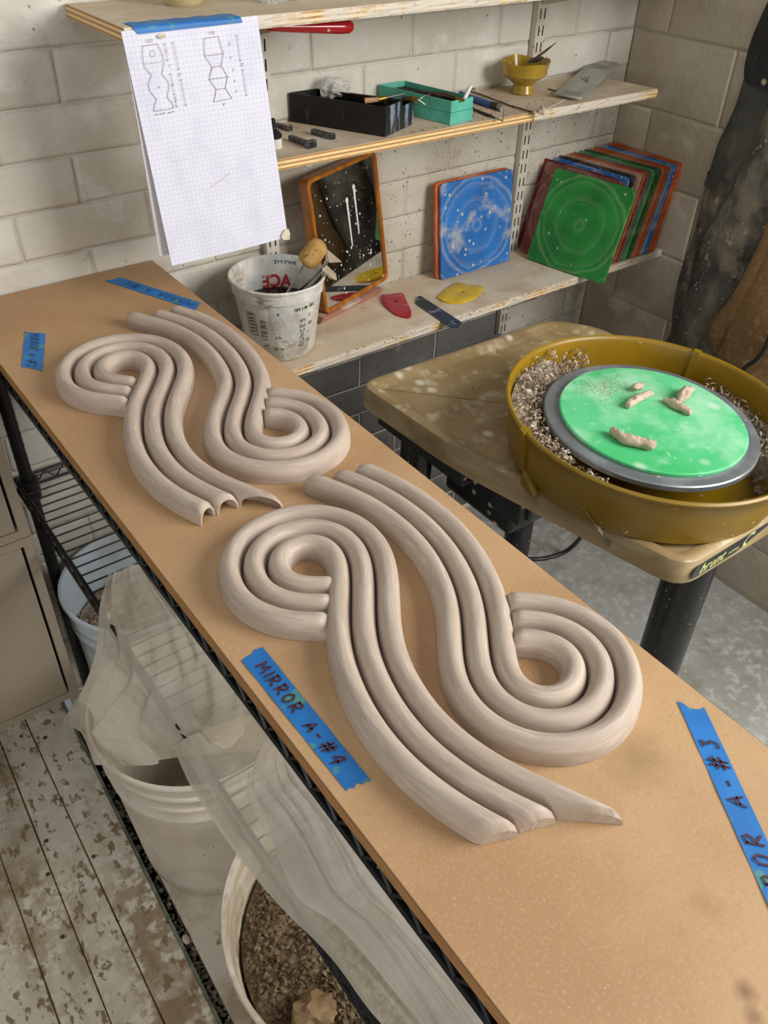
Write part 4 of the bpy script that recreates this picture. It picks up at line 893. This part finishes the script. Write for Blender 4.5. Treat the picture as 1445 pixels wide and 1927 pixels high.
m_head=mat('wheelhead','7E8488',[('n','9AA0A4',12,.45,.65),('v','C8C4BA',50,.08,.18,.06)],.36,metal=.5)
m_gbat=mat('bright_green_bat','5CC688',[('n','3DB46A',6,.42,.66),('n','96D6AC',9,.46,.66),('v','DDE8DC',20,.1,.35,.05),('n','A9E0BC',45,.62,.72,6)],.5,coords='obj')
wh=thing('pottery_wheel',(1.09,.69,0),'beige-topped pottery wheel on black steel legs','pottery wheel')
ZTB=.885
A=UT(672,718,ZTB)[:2];B=UT(1035,597,ZTB)[:2];C_=UT(1283,1062,ZTB)[:2]; mid=UT(861,846,ZTB)[:2]
D_=np.array([1.375,C_[1]+.005]); 
C_=np.array([.938,.461]); D_=np.array([1.40,.466]); poly=[tuple(A),tuple(mid),tuple(C_),tuple(D_),(1.40,1.05),tuple(B)]
poly=roundpoly(poly,[.042,.06,.042,.04,.04,.04],5)
mb=MB(); n_=len(poly); ringsp=[(-.004,ZTB-.046),(.001,ZTB-.044),(0,ZTB-.010),(-.003,ZTB-.003),(-.009,ZTB),(-.018,ZTB-.001),(-.030,ZTB-.009),(-.036,ZTB-.010)]
for d,z_ in ringsp: mb.v+=[(x,y,z_) for x,y in offset(poly,d)]
for k in range(3): 
    for j in range(n_): mb.f.append((k*n_+j,k*n_+(j+1)%n_,(k+1)*n_+(j+1)%n_,(k+1)*n_+j))
mb.f.append(tuple(range(n_))[::-1]); 
mb2=MB(); mb2.v=list(mb.v); 
for k in range(3,7):
    for j in range(n_): mb2.f.append((k*n_+j,k*n_+(j+1)%n_,(k+1)*n_+(j+1)%n_,(k+1)*n_+j))
mb2.v.append(tuple(np.mean(mb2.v[7*n_:8*n_],axis=0))); mb2.f+=[(7*n_+j,7*n_+(j+1)%n_,8*n_) for j in range(n_)]
mb.build('table_edge',m_tbe,wh,smooth=50,T=T); mb2.build('table_top',m_tbl,wh,smooth=50,T=T)
# pivot and shaft, motor box, legs
MB().tube([T((1.088,.687,.80)),T((1.088,.687,.95))],.045,24).build('shaft_housing',m_black,wh)
mo=MB(); mo.box((1.10,.98,.70),(.2,.2,.17)); mo.build('motor_box',mat('black_box','161616',[('v','C9C1B0',40,.1,.34,.2)],.4),wh,smooth=0,bev=.01)
mo=MB(); mo.box((.905,1.03,.800),(.06,.26,.04)); mo.build('side_rail',mat('splashed_black','141414',[('v','CFC6B4',75,.14,.4,.28)],.4),wh,smooth=0,bev=.003)
mo=MB(); mo.box((.955,.835,.775),(.055,.075,.085)); mo.build('clamp_block',mat('splashed_black_b','141414',[('v','D8D2C4',60,.2,.48,.35)],.4),wh,smooth=0,bev=.004)
mo=MB(); mo.box((.975,.800,.765),(.05,.022,.06)); mo.build('clamp_jaw',mat('grey_smoke','4A4D48',[],.3),wh,smooth=0,bev=.004)
la=T((1.025,.555,.838)); m_leg=mat('black_leg','0F1012',[('n','26303A',(22,22,8),.58,.72,5),('v','C9C4B8',95,.08,.2,.16)],.28)
def leg(a,b,rt,rb): MB().tube([a,b],[rt,rb],24).build('leg',m_leg,wh); MB().lathe([(0,0),(rb+.006,0),(rb+.006,.02),(rb,.026)],(b[0],b[1],0),20).build('rubber_foot',m_black,bpy.context.scene.objects[bpy.data.objects[-1].name] if False else wh)
def legpx(x1,y1,x2,y2,z1):
    a=U(x1,y1,2,z1); return a
a=np.array([1.052,.52,.845]); 
leg(a,np.array([1.10,.54,.002]),.040,.040)
leg(T((.93,1.08,.842)),np.array([.90,1.10,.002]),.034,.034); leg(T((1.26,1.07,.842)),np.array([1.29,1.10,.002]),.034,.034)
MB().lathe([(0,0),(.006,0),(.0065,.002),(.003,.003),(0,.0025)],n=14).build('screw',m_steel,wh,T=lambda p:(lambda c:(c[0]-.0015-p[2],c[1]+p[0],c[2]+p[1]))(T((mid[0]*.30+C_[0]*.70,mid[1]*.30+C_[1]*.70,ZTB-.027))))
# maker's strip on the front edge of the table
fy=C_[1]-.0012
def ft(x,z_): return tuple(T((C_[0]+x,fy-.0006+x*.018,ZTB-.041+z_)))
lg=MB(); G=[]
ol=[(.026,.004)]+[(.034+.008*math.cos(t)-.004,.018+.014*math.sin(t)) for t in np.linspace(PI*1.35,PI*.5,7)]+[(.30,.032),(.30,.004)]
lg.add([ft(x,z_) for x,z_ in ol],[tuple(range(len(ol)))]); lo=lg.build('name_strip',mat('navy_strip','1C2636',[('n','3C4C66',30,.55,.7)],.3,coat=.5),wh,smooth=0)
lg=MB()
def glyph(txt,x0,size,z0,sh=.25,bold=.0):
    v_,f_=fonttext(txt,size,sh,bold); o=len(lg.v); lg.v+=[tuple(np.array(ft(x0+p[0],z0+p[1]))+np.array([0,-.0006,0])) for p in v_]; lg.f+=[tuple(i+o for i in q) for q in f_]; return x0+max(p[0] for p in v_)
x_=glyph('brent',.038,.029,.009,.25,.0008); x_=glyph('MODEL',x_+.008,.009,.012,.2,.0002); glyph('C',x_+.007,.036,.007,.2,.0012)
lg.build('name_lettering',mat('pale_yellow','D6D98A',[('n','9CA060',90,.5,.6)],.4),wh,smooth=0)
# wheelhead
HC=np.array([1.088,.687]); HZ=.9655
MB().lathe([(0,-.012),(.172,-.012),(.1785,-.010),(.1785,-.002),(.1765,0),(.162,0),(.1615,-.0006),(.160,0),(0,0)],(*HC,HZ),96).build('wheelhead',m_head,wh,smooth=30,T=T)
gb=MB().lathe([(0,0),(.1535,0),(.1555,.001),(.1555,.0055),(.1535,.0068),(0,.0068)],(0,0,0),96).build('throwing_bat',m_gbat,smooth=30)
bc_=T((1.089,.686,HZ)); gb.matrix_world=Matrix.Translation(Vector(bc_))@Matrix(RT.tolist()).to_4x4(); tag(gb,'round bright green bat on the wheelhead','throwing bat')
# splash pan in two halves
pan=thing('splash_pan',tuple(T((1.10,.693,ZTB))),'mustard yellow two-part splash pan around the wheelhead','splash pan')
PC=(1.098,.692,0); RP=.2435
prof=[(.06,ZTB+.003),(RP-.026,ZTB+.003),(RP-.021,ZTB+.005),(RP-.016,ZTB+.02),(RP-.0045,ZTB+.070),(RP-.0035,ZTB+.090),(RP-.001,ZTB+.0955),(RP+.0035,ZTB+.097),(RP+.0065,ZTB+.094),(RP+.006,ZTB+.0895),(RP+.0015,ZTB+.0865),(RP-.003,ZTB+.06),(RP-.011,ZTB+.015),(RP-.0145,ZTB+.001),(RP-.020,ZTB+.0005),(.06,ZTB+.0005)]
aL=math.atan2(.640-PC[1]+.03,.86-PC[0]); 
pL=UT(1010,806,ZTB+.097); pR=UT(1312,662,ZTB+.097)
aL=math.atan2(pL[1]-PC[1],pL[0]-PC[0])%(2*PI); aR=math.atan2(pR[1]-PC[1],pR[0]-PC[0])%(2*PI)
MB().lathe(prof,PC,80,aR,aL).build('pan_half',m_pan,pan,smooth=50,T=T)
MB().lathe(prof,PC,80,aL,aR+2*PI).build('pan_half',m_pan,pan,smooth=50,T=T)
for a_ in(aL,aR):
    p2=[(r+ (.004 if k>4 else -.003),z_+(.003 if z_>ZTB+.09 else 0)) for k,(r,z_) in enumerate(prof[3:13])]
    mb=MB().lathe(p2,PC,4,a_-.026,a_+.026); nn=len(p2); 
    for j0 in(0,4*nn): mb.f.append(tuple(j0+i for i in range(nn)))
    mb.build('seam_clip',m_pan,pan,smooth=40,T=T)
fl_=MB(); u=np.array([math.cos(aL),math.sin(aL)]); t_=np.array([-u[1],u[0]])
q=lambda r,s,z_:(PC[0]+u[0]*r+t_[0]*s,PC[1]+u[1]*r+t_[1]*s,z_)
fl_.hexa([q(RP-.018,.002,ZTB+.001),q(RP-.002,.010,ZTB-.004),q(RP-.004,.055,ZTB-.004),q(RP-.018,.055,ZTB+.001)],[q(RP-.012,.002,ZTB+.024),q(RP-.004,.006,ZTB+.018),q(RP-.002,.048,ZTB+.002),q(RP-.012,.050,ZTB+.004)])
fl_.build('drain_lip',m_pan,pan,smooth=40,T=T,bev=.003)
# trimmings in the pan
def curls(mb,c,r,w_,n=7,turn=None):
    turn=turn or random.uniform(1.2,5); a0=random.uniform(0,6.3); tl=random.uniform(-.8,.8); tz=random.uniform(-.9,.9)
    R=Matrix.Rotation(a0,3,'Z')@Matrix.Rotation(tz*1.4,3,'X')@Matrix.Rotation(tl,3,'Y'); V=[]
    for i in range(n):
        a=turn*i/(n-1); rr=r*(1-.25*i/n)
        for s in(-.5,.5):
            p=R@Vector((rr*math.cos(a),s*w_*math.sin(PI*(i+.6)/(n+.2))+.3*w_*i/n*2,rr*math.sin(a))); V.append((c[0]+p.x,c[1]+p.y,c[2]+p.z))
    mb.add(V,[(2*i,2*i+1,2*i+3,2*i+2) for i in range(n-1)])
tm=MB()
for k in range(2600):
    a_=random.uniform(0,2*PI); r=random.uniform(.186,.232)
    left=(PI*.40<a_<PI*1.12); right=(a_<.2 or a_>PI*1.72)
    if left: h=.066 if PI*.5<a_<PI*1.02 else .055
    elif right: h=.045
    else: h=.012
    if not left and not right and random.random()<.75: continue
    x,y=PC[0]+r*math.cos(a_),PC[1]+r*math.sin(a_); hz=h+(r-.186)/.046*.020*(1 if left else .3)
    curls(tm,(x,y,ZTB+hz+random.uniform(-.014,.006)),random.uniform(.003,.0085),random.uniform(.0016,.0045))
# bed under the loose curls
def bed(a0,a1,h0,h1):
    G=[]
    for i in range(60):
        a=a0+(a1-a0)*i/59; e=min(1,min(i,59-i)/10)
        G.append([(PC[0]+r*math.cos(a),PC[1]+r*math.sin(a),ZTB-.004+(h0+(h1-h0)*k/5)*e+random.uniform(-.003,.003)) for k,r in enumerate(np.linspace(.182,.2365,6))])
    tm.grid(G,uv=False)
bed(PI*.38,PI*1.15,.050,.075); bed(-PI*.30,.25,.035,.048)
tag(tm.build('clay_trimmings',m_trim,smooth=0,T=T),'curly dry clay trimmings heaped inside the splash pan','trimmings',kind='stuff')
# four scraps of clay on the green bat
BT=HZ+.0068
def scrap(P,rs,label,dent=(),sd=1,seg=26):
    P=[np.array((*UT(x,y,BT+dz)[:2],BT+dz)) for x,y,dz in P]; S=spline(P,9); R=np.interp(np.linspace(0,1,len(S)),np.linspace(0,1,len(rs)),rs)
    mb=MB().tube(S,R,24); V=[]
    for i,p in enumerate(mb.v):
        q=Vector(p); k=noise.noise(q*150+Vector((sd,0,0)))*.0026+noise.noise(q*60+Vector((sd,0,0)))*.003
        z_=q.z+k
        for (x,y,r,d) in dent:
            c=UT(x,y,BT+.008); dd=math.hypot(q.x-c[0],q.y-c[1])
            if dd<r and z_>BT+.004: z_-=d*(1-(dd/r)**2)
        V.append((q.x+k*.6,q.y-k*.5,max(BT+.0004,z_)))
    mb.v=V; o=mb.build('clay_scrap',m_clayraw,smooth=35,T=T,sub=1); tag(o,label,'clay scrap'); return o
scrap([(1151,806,.010),(1165,818,.009),(1185,828,.009),(1205,832,.009),(1222,836,.009),(1232,834,.008)],[.005,.0095,.011,.010,.0105,.006],'largest clay scrap with three finger dents, nearest the viewer on the green bat',[(1173,815,.0095,.013),(1194,822,.0105,.014),(1220,829,.0095,.014)],1)
scrap([(1179,764,.006),(1192,754,.007),(1206,747,.007),(1222,741,.006),(1230,739,.005)],[.006,.0078,.0072,.006,.003],'finger-long clay scrap folded at one end, left of centre on the green bat',[(1190,752,.006,.005)],2)
scrap([(1188,731,.004),(1196,728,.010),(1206,727,.006),(1211,728,.005)],[.0035,.006,.0055,.002],'smallest clay scrap, shaped like a bird beak, farthest back on the green bat',[],3)
scrap([(1250,750,.006),(1266,758,.007),(1284,768,.007),(1300,779,.005)],[.003,.0068,.0078,.0055],'ridge-shaped clay scrap, right of centre on the green bat',[],4)
scrap([(1275,756,.005),(1286,745,.010),(1292,735,.010),(1302,732,.008)],[.004,.0105,.009,.0055],'torn crumpled clay scrap behind the ridge-shaped one on the green bat',[(1287,748,.006,.004)],5)
cr=MB()
for k in range(420):
    x,y=random.gauss(1135,30),random.gauss(727,13); q=UT(x,y,BT)
    if math.hypot(q[0]-1.089,q[1]-.686)<.15: pebble(cr,(q[0],q[1],BT+.0006),random.choice([.0005,.0008,.0012]),.5)
tag(cr.build('clay_crumbs',m_clayraw,smooth=0,T=T),'fine clay crumbs at the back left of the green bat','crumbs',kind='stuff')
cr=MB()
for k in range(260):
    x=random.uniform(.88,1.3); y=random.uniform(.62,1.11)
    if math.hypot(x-PC[0],y-PC[1])>RP+.01: 
        if random.random()<.7: curls(cr,(x,y,ZTB-.008),random.uniform(.0008,.002),.0012,4,2)
        else: pebble(cr,(x,y,ZTB-.009),random.choice([.0008,.0016]),.6)
tag(cr.build('clay_crumbs',m_trimd,smooth=0,T=T),'brown shavings scattered on the beige wheel table','crumbs',kind='stuff')
# cord under the wheel
P=[Z(1110,985,.30),Z(1092,1012,.12),Z(1070,1034,.03),Z(1045,1046,.006),Z(1015,1052,.006),Z(980,1050,.006),Z(930,1040,.006)]
o=MB().tube(spline(P,6),.0065,10).build('power_cord',mat('black_cord','222224',[],.45)); tag(o,'thick black power cord curving over the concrete floor below the wheel','cord')
# ------------------------------------------------------------------ garments on the side wall
rail=thing('coat_rail',(WX-.01,.95,1.62),'dark wooden peg rail high on the side wall, out of the picture','peg rail')
MB().box((WX-.009,.90,1.62),(.016,.62,.07)).build('backboard',m_darkwood,rail,smooth=0,bev=.003)
for y in (.72,.95,1.12): MB().tube([(WX-.017,y,1.62),(WX-.06,y,1.63),(WX-.07,y,1.645)],[.007,.006,.008],10).build('peg',m_steel,rail)
m_trs=mat('clay_spattered_trousers','1B1C1D',[('n','5A5850',(6,6,4),.36,.56,6),('n','8F8573',(13,13,10),.46,.62,9,.85),('n','B7A484',(30,30,26),.62,.68,7,.9),('v','C4B08E',85,.1,.34,.12),('v','CFC2A6',190,.1,.3,.12)],.75,bumps=[(30,.5,.01)])
m_trs2=mat('faded_black_cloth','3E3F3B',[('n','55544C',5,.42,.6),('n','6E695C',20,.55,.7,6),('v','B6A487',30,.08,.2,.07)],.8,bumps=[(35,.4,.008)])
def loft(rings,name,m,par,fold=.004,freq=9,sd=0,nn=40):
    """rings: (x,y,z,half width along y, half depth along x)"""
    R=np.array(rings,float); n=len(R); S=spline(R,6); G=[]
    for i,(x,y,z_,hy,hx) in enumerate(S):
        row=[]
        for j in range(nn+1):
            a=2*PI*j/nn; k=1+ (noise.noise(Vector((math.cos(a)*1.6+sd,math.sin(a)*1.6,z_*freq)))*fold/.02)
            row.append((min(WX-.003,x+hx*math.cos(a)*k),y+hy*math.sin(a)*k,z_))
        G.append(row)
    return MB().grid(G,uv=False).build(name,m,par,smooth=180)
tg=thing('work_trousers',(1.87,1.1,1.62),'black work trousers caked with clay, hanging on the side wall','trousers')
yz=lambda x,y,xx=1.86:U(x,y,0,xx)[1:]
def ring(pxl,pyl,wid,x=1.86,d=.032):
    y,z_=yz(pxl,pyl,x); return (x,y-wid/2,z_,wid/2,d)
loft([ring(1470,-40,.16),ring(1424,60,.14),ring(1407,110,.13),ring(1402,140,.13),ring(1404,152,.115)],'turned_cuff',mat('black_cuff','1A1B1D',[('n','3A3C3E',8,.5,.66),('v','B9AA8C',30,.1,.25,.08)],.7,bumps=[(30,.5,.01)]),tg,.003,9,1)
loft([ring(1402,148,.125,1.865),ring(1378,215,.155,1.865),ring(1352,270,.16,1.865),ring(1334,325,.16,1.865)],'upper_leg',m_trs2,tg,.002,9,2)
loft([ring(1333,322,.165,1.865,.033),ring(1327,345,.165,1.865,.033)],'hem_band',m_trs2,tg,.001,9,2)
loft([ring(1331,330,.14,1.87,.028),ring(1318,400,.15,1.87,.03),ring(1290,490,.16,1.87,.035),ring(1268,570,.17,1.87,.04),ring(1263,625,.18,1.87,.04),ring(1235,675,.23,1.87,.045),ring(1225,760,.24,1.87,.045)],'lower_leg',m_trs,tg,.003,9,4)
loft([ring(1462,170,.13,1.835,.03),ring(1424,245,.16,1.835,.035),ring(1385,335,.17,1.835,.038),ring(1345,410,.18,1.835,.04),ring(1312,480,.18,1.835,.04),ring(1290,560,.17,1.84,.04),ring(1278,640,.18,1.84,.04),ring(1262,720,.2,1.84,.045)],'front_leg',m_trs,tg,.003,8,7)
m_tow=mat('tan_towel','96754C',[('n','7D5F3A',5,.4,.62),('n','A98A60',(60,60,60),.5,.65,5)],1.,bumps=[(220,.9,.004),(14,.4,.012)])
tw=thing('towel',(1.81,.9,1.5),'tan terry towel hanging in folds in front of the trousers','towel')
def ringt(pxl,pyl,wid,x,d): return ring(pxl,pyl,wid,x,d)
loft([ringt(1490,270,.06,1.80,.02),ringt(1450,405,.06,1.80,.022),ringt(1409,500,.065,1.80,.024),ringt(1374,565,.068,1.80,.025),ringt(1338,605,.062,1.80,.024),ringt(1340,648,.045,1.80,.018),ringt(1352,668,.02,1.80,.008)],'towel_fold',m_tow,tw,.002,9,3)
loft([ringt(1500,360,.10,1.785,.02),ringt(1448,465,.13,1.785,.025),ringt(1412,540,.15,1.785,.028),ringt(1378,610,.17,1.785,.028),ringt(1352,655,.19,1.785,.028),ringt(1350,700,.20,1.785,.028),ringt(1345,800,.21,1.785,.026)],'towel_fold',m_tow,tw,.0035,14,5)
o=MB().tube(spline([U(1470,560,0,1.73),U(1446,640,0,1.73),U(1425,675,0,1.725),U(1400,694,0,1.72),U(1370,735,0,1.70)],6),.005,8).build('cable',mat('black_cable','1C1D20',[],.5)); tag(o,'thin black cable hanging in front of the towel','cable')
# ------------------------------------------------------------------ grey cabinets on the left
m_cab=mat('greige_cabinet','9B8F7D',[('n','948876',3,.4,.6),('v','DDD6C8',40,.04,.09,.04)],.35)
def cabinet(label,z0,z1,yf=1.30,x1=.204,x0=-.36,y1=1.545):
    o=thing('cabinet',((x0+x1)/2,1.42,z0),label,'cabinet','grey cabinets on the left')
    t=.017; b=MB()
    b.box(((x0+x1)/2,(yf+y1)/2,z0+t/2),(x1-x0,y1-yf,t)); b.box(((x0+x1)/2,(yf+y1)/2,z1-t/2),(x1-x0,y1-yf,t))
    for x in(x0+t/2,x1-t/2): b.box((x,(yf+y1)/2,(z0+z1)/2),(t,y1-yf,z1-z0-2*t))
    b.box(((x0+x1)/2,y1-.003,(z0+z1)/2),(x1-x0-2*t,.006,z1-z0-2*t)); b.build('carcass',m_cab,o,smooth=0,bev=.0006,bseg=1)
    d=MB().box(((x0+x1)/2-.0012,yf+.010,(z0+z1)/2),(x1-x0-2*t-.0075,.016,z1-z0-2*t-.004)); d=d.build('door',m_cab,o,smooth=0,bev=.001)
    return o
zj=float(U(76,1002,1,1.30)[2]); zb=float(U(149,1306,1,1.30)[2]); zjd=zj+.0
cabinet('lower greige metal cabinet at the left edge, just above the boarded floor',zb,zj-.0012)
cabinet('upper greige metal cabinet at the left edge, stacked on the other one',zj+.0012,zj+(zj-zb))
# ------------------------------------------------------------------ bins
def bucket(name,label,c,rim,base,h,m,rings=(),fill=None):
    o=thing(name,(c[0],c[1],0),label,'bucket')
    pr=[(0,.001),(base-.01,.001),(base,.008)]
    for k in range(1,9):
        z_=h*k/9*.92; pr.append((base+(rim-.008-base)*(z_/h),z_))
    if rings:
        for zr,dr in rings: pr+= [(base+(rim-.008-base)*(zr/h),zr-.006),(base+(rim-.008-base)*(zr/h)+dr,zr-.003),(base+(rim-.008-base)*(zr/h)+dr,zr+.003),(base+(rim-.008-base)*(zr/h)+.001,zr+.006)]
    pr=sorted(pr[3:],key=lambda q:q[1]); pr=[(0,.001),(base-.01,.001),(base,.008)]+pr
    pr+= [(rim-.006,h-.012),(rim,h-.010),(rim+.002,h-.004),(rim,h),(rim-.006,h),(rim-.008,h-.006),(base-.004,.012),(0,.010)]
    MB().lathe(pr,(c[0],c[1],.0),80).build('bucket_body',m,o,smooth=50); return o
m_wbk=mat('white_bucket','D5CDBF',[('n','C3B8A6',8,.45,.65),('v','6E5E48',60,.08,.2,.12),('n','B5A58C',(18,18,18),.62,.7,6)],.45,bump=(40,.1,.001))
m_bbk=mat('blueish_bucket','C4D2DA',[('n','B2B9BA',8,.45,.65),('v','8A7F70',30,.08,.2,.08)],.4)
m_cbk=mat('caked_bin','B9A88E',[('n','D6CDBB',(12,12,30),.45,.6),('n','8C7452',9,.55,.68)],.7,bump=(40,.5,.003))
b1c,b2c,b3c=(.346,1.006),(.412,.510),(.398,1.372)
bucket('bucket','white plastic bucket under the work board with plastic sheet over its rim',b1c,.194,.152,.45,m_wbk,[(.365,.006),(.40,.004),(.325,.004)])
bk2=bucket('trimmings_bin','big clay-caked bin full of brown trimmings at the bottom of the photo',b2c,.245,.20,.41,m_cbk)
bk3=bucket('slurry_bucket','pale bluish bucket of clay slops under the wire shelf by the wall',b3c,.164,.133,.45,m_bbk,[(.37,.004),(.40,.003)])
def heap(c,r,z_,amp,m,name,label,n,size,curl=.4,sd=0):
    mb=MB(); G=[]
    for i in range(22):
        rr=r*i/21; G.append([(c[0]+rr*math.cos(a),c[1]+rr*math.sin(a),z_+amp*(1-(i/21)**2)+noise.noise(Vector((rr*math.cos(a)*14+sd,rr*math.sin(a)*14,0)))*.012) for a in np.linspace(0,2*PI,49)])
    mb.grid(G,uv=False)
    for k in range(n):
        a=random.uniform(0,2*PI); rr=r*math.sqrt(random.random())*.98; x,y=c[0]+rr*math.cos(a),c[1]+rr*math.sin(a)
        zz=z_+amp*(1-(rr/r)**2)+noise.noise(Vector((rr*math.cos(a)*14+sd,rr*math.sin(a)*14,0)))*.012
        if random.random()<curl: curls(mb,(x,y,zz+.003),random.uniform(.5,1.2)*size,random.uniform(.4,1.)*size,6,random.uniform(.8,2.6))
        else: pebble(mb,(x,y,zz+.002),size*random.uniform(.35,.8),.45)
    tag(mb.build(name,m,smooth=0),label,'trimmings',kind='stuff')
heap(b2c,.222,.305,.035,m_trimd,'clay_trimmings','brown dry clay trimmings filling the big bin',5200,.0085,.5)
heap(b3c,.144,.33,.01,m_trim,'clay_slops','greyish clay scraps and slops in the bluish bucket',500,.011,.5,4)
m_lump=mat('brown_clay','9C8260',[('n','7E6444',20,.4,.6)],.9,bump=(60,.6,.004))
p=Z(590,1905,.345); crumple((p[0],p[1],.345),(.035,.03,.022),'clay_lump',m_lump,'brown lump of dried clay on top of the trimmings in the big bin','clay lump',6,2,.8)
# ------------------------------------------------------------------ thin plastic sheeting
def film(name,alpha,c='DCD6C4',c2='C9C0AA'):
    m=mat(name,c,[('n',c2,7,.4,.65),('n','F2F0E8',(22,22,22),.60,.72,6)],.22,alpha=alpha,bumps=[(7,.35,.03),(26,.35,.006)],spec=.8)
    nt=m.node_tree; N=nt.nodes; b=N['Principled BSDF']; out_=[n for n in N if n.type=='OUTPUT_MATERIAL'][0]
    tr=N.new('ShaderNodeBsdfTranslucent'); tr.inputs[0].default_value=srgb(c); mx=N.new('ShaderNodeMixShader'); mx.inputs[0].default_value=.4
    tp_=N.new('ShaderNodeBsdfTransparent'); mx2=N.new('ShaderNodeMixShader'); lw=N.new('ShaderNodeLayerWeight'); lw.inputs[0].default_value=.35
    b.inputs['Alpha'].default_value=1; nt.links.new(b.outputs[0],mx.inputs[1]); nt.links.new(tr.outputs[0],mx.inputs[2])
    mr_=N.new('ShaderNodeMapRange'); nt.links.new(lw.outputs['Facing'],mr_.inputs[0]); mr_.inputs[3].default_value=alpha; mr_.inputs[4].default_value=min(1,alpha+.4)
    nt.links.new(mr_.outputs[0],mx2.inputs[0]); nt.links.new(tp_.outputs[0],mx2.inputs[1]); nt.links.new(mx.outputs[0],mx2.inputs[2]); nt.links.new(mx2.outputs[0],out_.inputs[0]); return m
def drape(rows,zs,name,m,label,sd,amp=.010,nu=70,nv=60,slope=.22,fold=5.):
    """rows of measured pixels with heights -> smooth cloth with folds"""
    K=[]
    for r,zr in zip(rows,zs):
        row=[]
        for (x,y),zz in zip(r,zr):
            top=max(zz,.718); p=np.array(Z(x,y,top))
            if p[0]<.238:   # past the rack edge the sheet hangs down, a little outward
                d=p/1.0-CAM; k_=slope; f0=.238-k_*(.718-CAM[2])-CAM[0]; t=f0/(d[0]-k_*d[2]); p=CAM+d*t
            row.append(p)
        K.append(row)
    A_=np.array([spline(r,16) for r in K]); A_=np.array([spline(A_[:,j],14) for j in range(A_.shape[1])]).transpose(1,0,2)
    a,b=A_.shape[:2]; G=np.array(A_)
    for i in range(a):
        for j in range(b):
            u,v_=i/(a-1),j/(b-1); e=min(1,6*min(v_,1-v_)+.25)
            w1=v_+.25*noise.noise(Vector((u*2,v_*2,sd+9))); f=1.1*(.5-abs(noise.noise(Vector((u*1.3+sd,w1*fold,sd))))*2.2)+.42*(.4-abs(noise.noise(Vector((u*2.6+sd,w1*fold*2.1,sd+4))))*2)+.13*(.4-abs(noise.noise(Vector((u*6+w1*3,w1*8-u*3,sd))))*2)
            k=amp*f*e*(.35+u); G[i,j]+=np.array([-k*.8,0,k*.6])
    o=MB().grid(G,uv=False).build(name,m,smooth=180); tag(o,label,'plastic sheet'); return o
m_f1=film('thin_film',.66,'F2EDDC','E6DDC8'); m_f2=film('whiter_film',.78,'F0EEE6','DEDBD0')
rowsA=[[(206,1080),(222,1076),(238,1070),(250,1064),(262,1062),(275,1060)],
[(187,1140),(213,1138),(240,1132),(266,1130),(292,1128),(322,1125)],
[(179,1220),(213,1222),(252,1222),(292,1215),(334,1205),(378,1195)],
[(152,1298),(200,1300),(256,1298),(312,1288),(370,1270),(432,1262)],
[(121,1357),(185,1372),(246,1368),(306,1352),(386,1335),(470,1318)],
[(150,1375),(205,1405),(262,1408),(318,1395),(402,1385),(500,1372)],
[(173,1436),(222,1442),(270,1440),(314,1430),(372,1420),(515,1410)]]
zA=[[.70,.70,.70,.70,.70,.70],[.682,.69,.695,.70,.70,.70],[.60,.63,.66,.68,.69,.69],[.52,.56,.60,.64,.66,.66],[.45,.49,.54,.59,.62,.64],[.43,.46,.51,.56,.60,.62],[.415,.435,.47,.52,.58,.62]]
drape(rowsA,zA,'plastic_sheet',m_f1,'crumpled translucent sheet spilling from the wire shelf over the white bucket',2.,.022,fold=3.6)
rowsB=[[(326,1405),(360,1385),(402,1368),(446,1352),(500,1340)],
[(356,1475),(398,1452),(446,1430),(500,1412),(550,1400)],
[(388,1528),(434,1500),(486,1478),(545,1462),(596,1452)],
[(446,1612),(498,1585),(556,1562),(612,1548),(660,1540)],
[(528,1708),(586,1684),(640,1660),(700,1645),(745,1640)],
[(622,1800),(676,1780),(730,1762),(790,1752),(830,1748)],
[(700,1905),(760,1890),(818,1878),(880,1870),(925,1868)],
[(790,2005),(846,1990),(905,1980),(960,1975),(1010,1975)]]
zB=[[.50,.55,.60,.63,.64],[.52,.57,.62,.65,.66],[.56,.60,.65,.68,.685],[.62,.66,.70,.705,.705],[.68,.70,.71,.71,.71],[.70,.71,.715,.715,.715],[.705,.715,.72,.72,.72],[.705,.715,.72,.72,.72]]
drape(rowsB,zB,'plastic_sheet',m_f1,'long translucent sheet hanging over the rack edge above the big bin',5.,.011,fold=3)
rowsC=[[(500,1392),(515,1398),(530,1404),(548,1410)],
[(464,1480),(500,1470),(540,1462),(590,1458)],
[(482,1534),(530,1525),(580,1516),(634,1510)],
[(520,1606),(575,1596),(630,1588),(690,1580)],
[(562,1690),(625,1676),(690,1664),(755,1655)],
[(636,1742),(700,1738),(765,1735),(815,1732)],
[(712,1826),(775,1822),(835,1820),(880,1818)],
[(786,1926),(850,1922),(905,1920),(955,1918)],
[(850,2010),(910,2005),(965,2000),(1010,2000)]]
zC=[[.70]*4,[.70,.715,.72,.72],[.70,.725,.73,.73],[.71,.735,.74,.735],[.715,.74,.745,.74],[.72,.745,.745,.74],[.72,.745,.75,.74],[.72,.74,.75,.74],[.72,.74,.75,.74]]
drape(rowsC,zC,'plastic_sheet',m_f2,'whiter folded sheet of plastic lying along the rack under the board edge',9.,.006,fold=6)
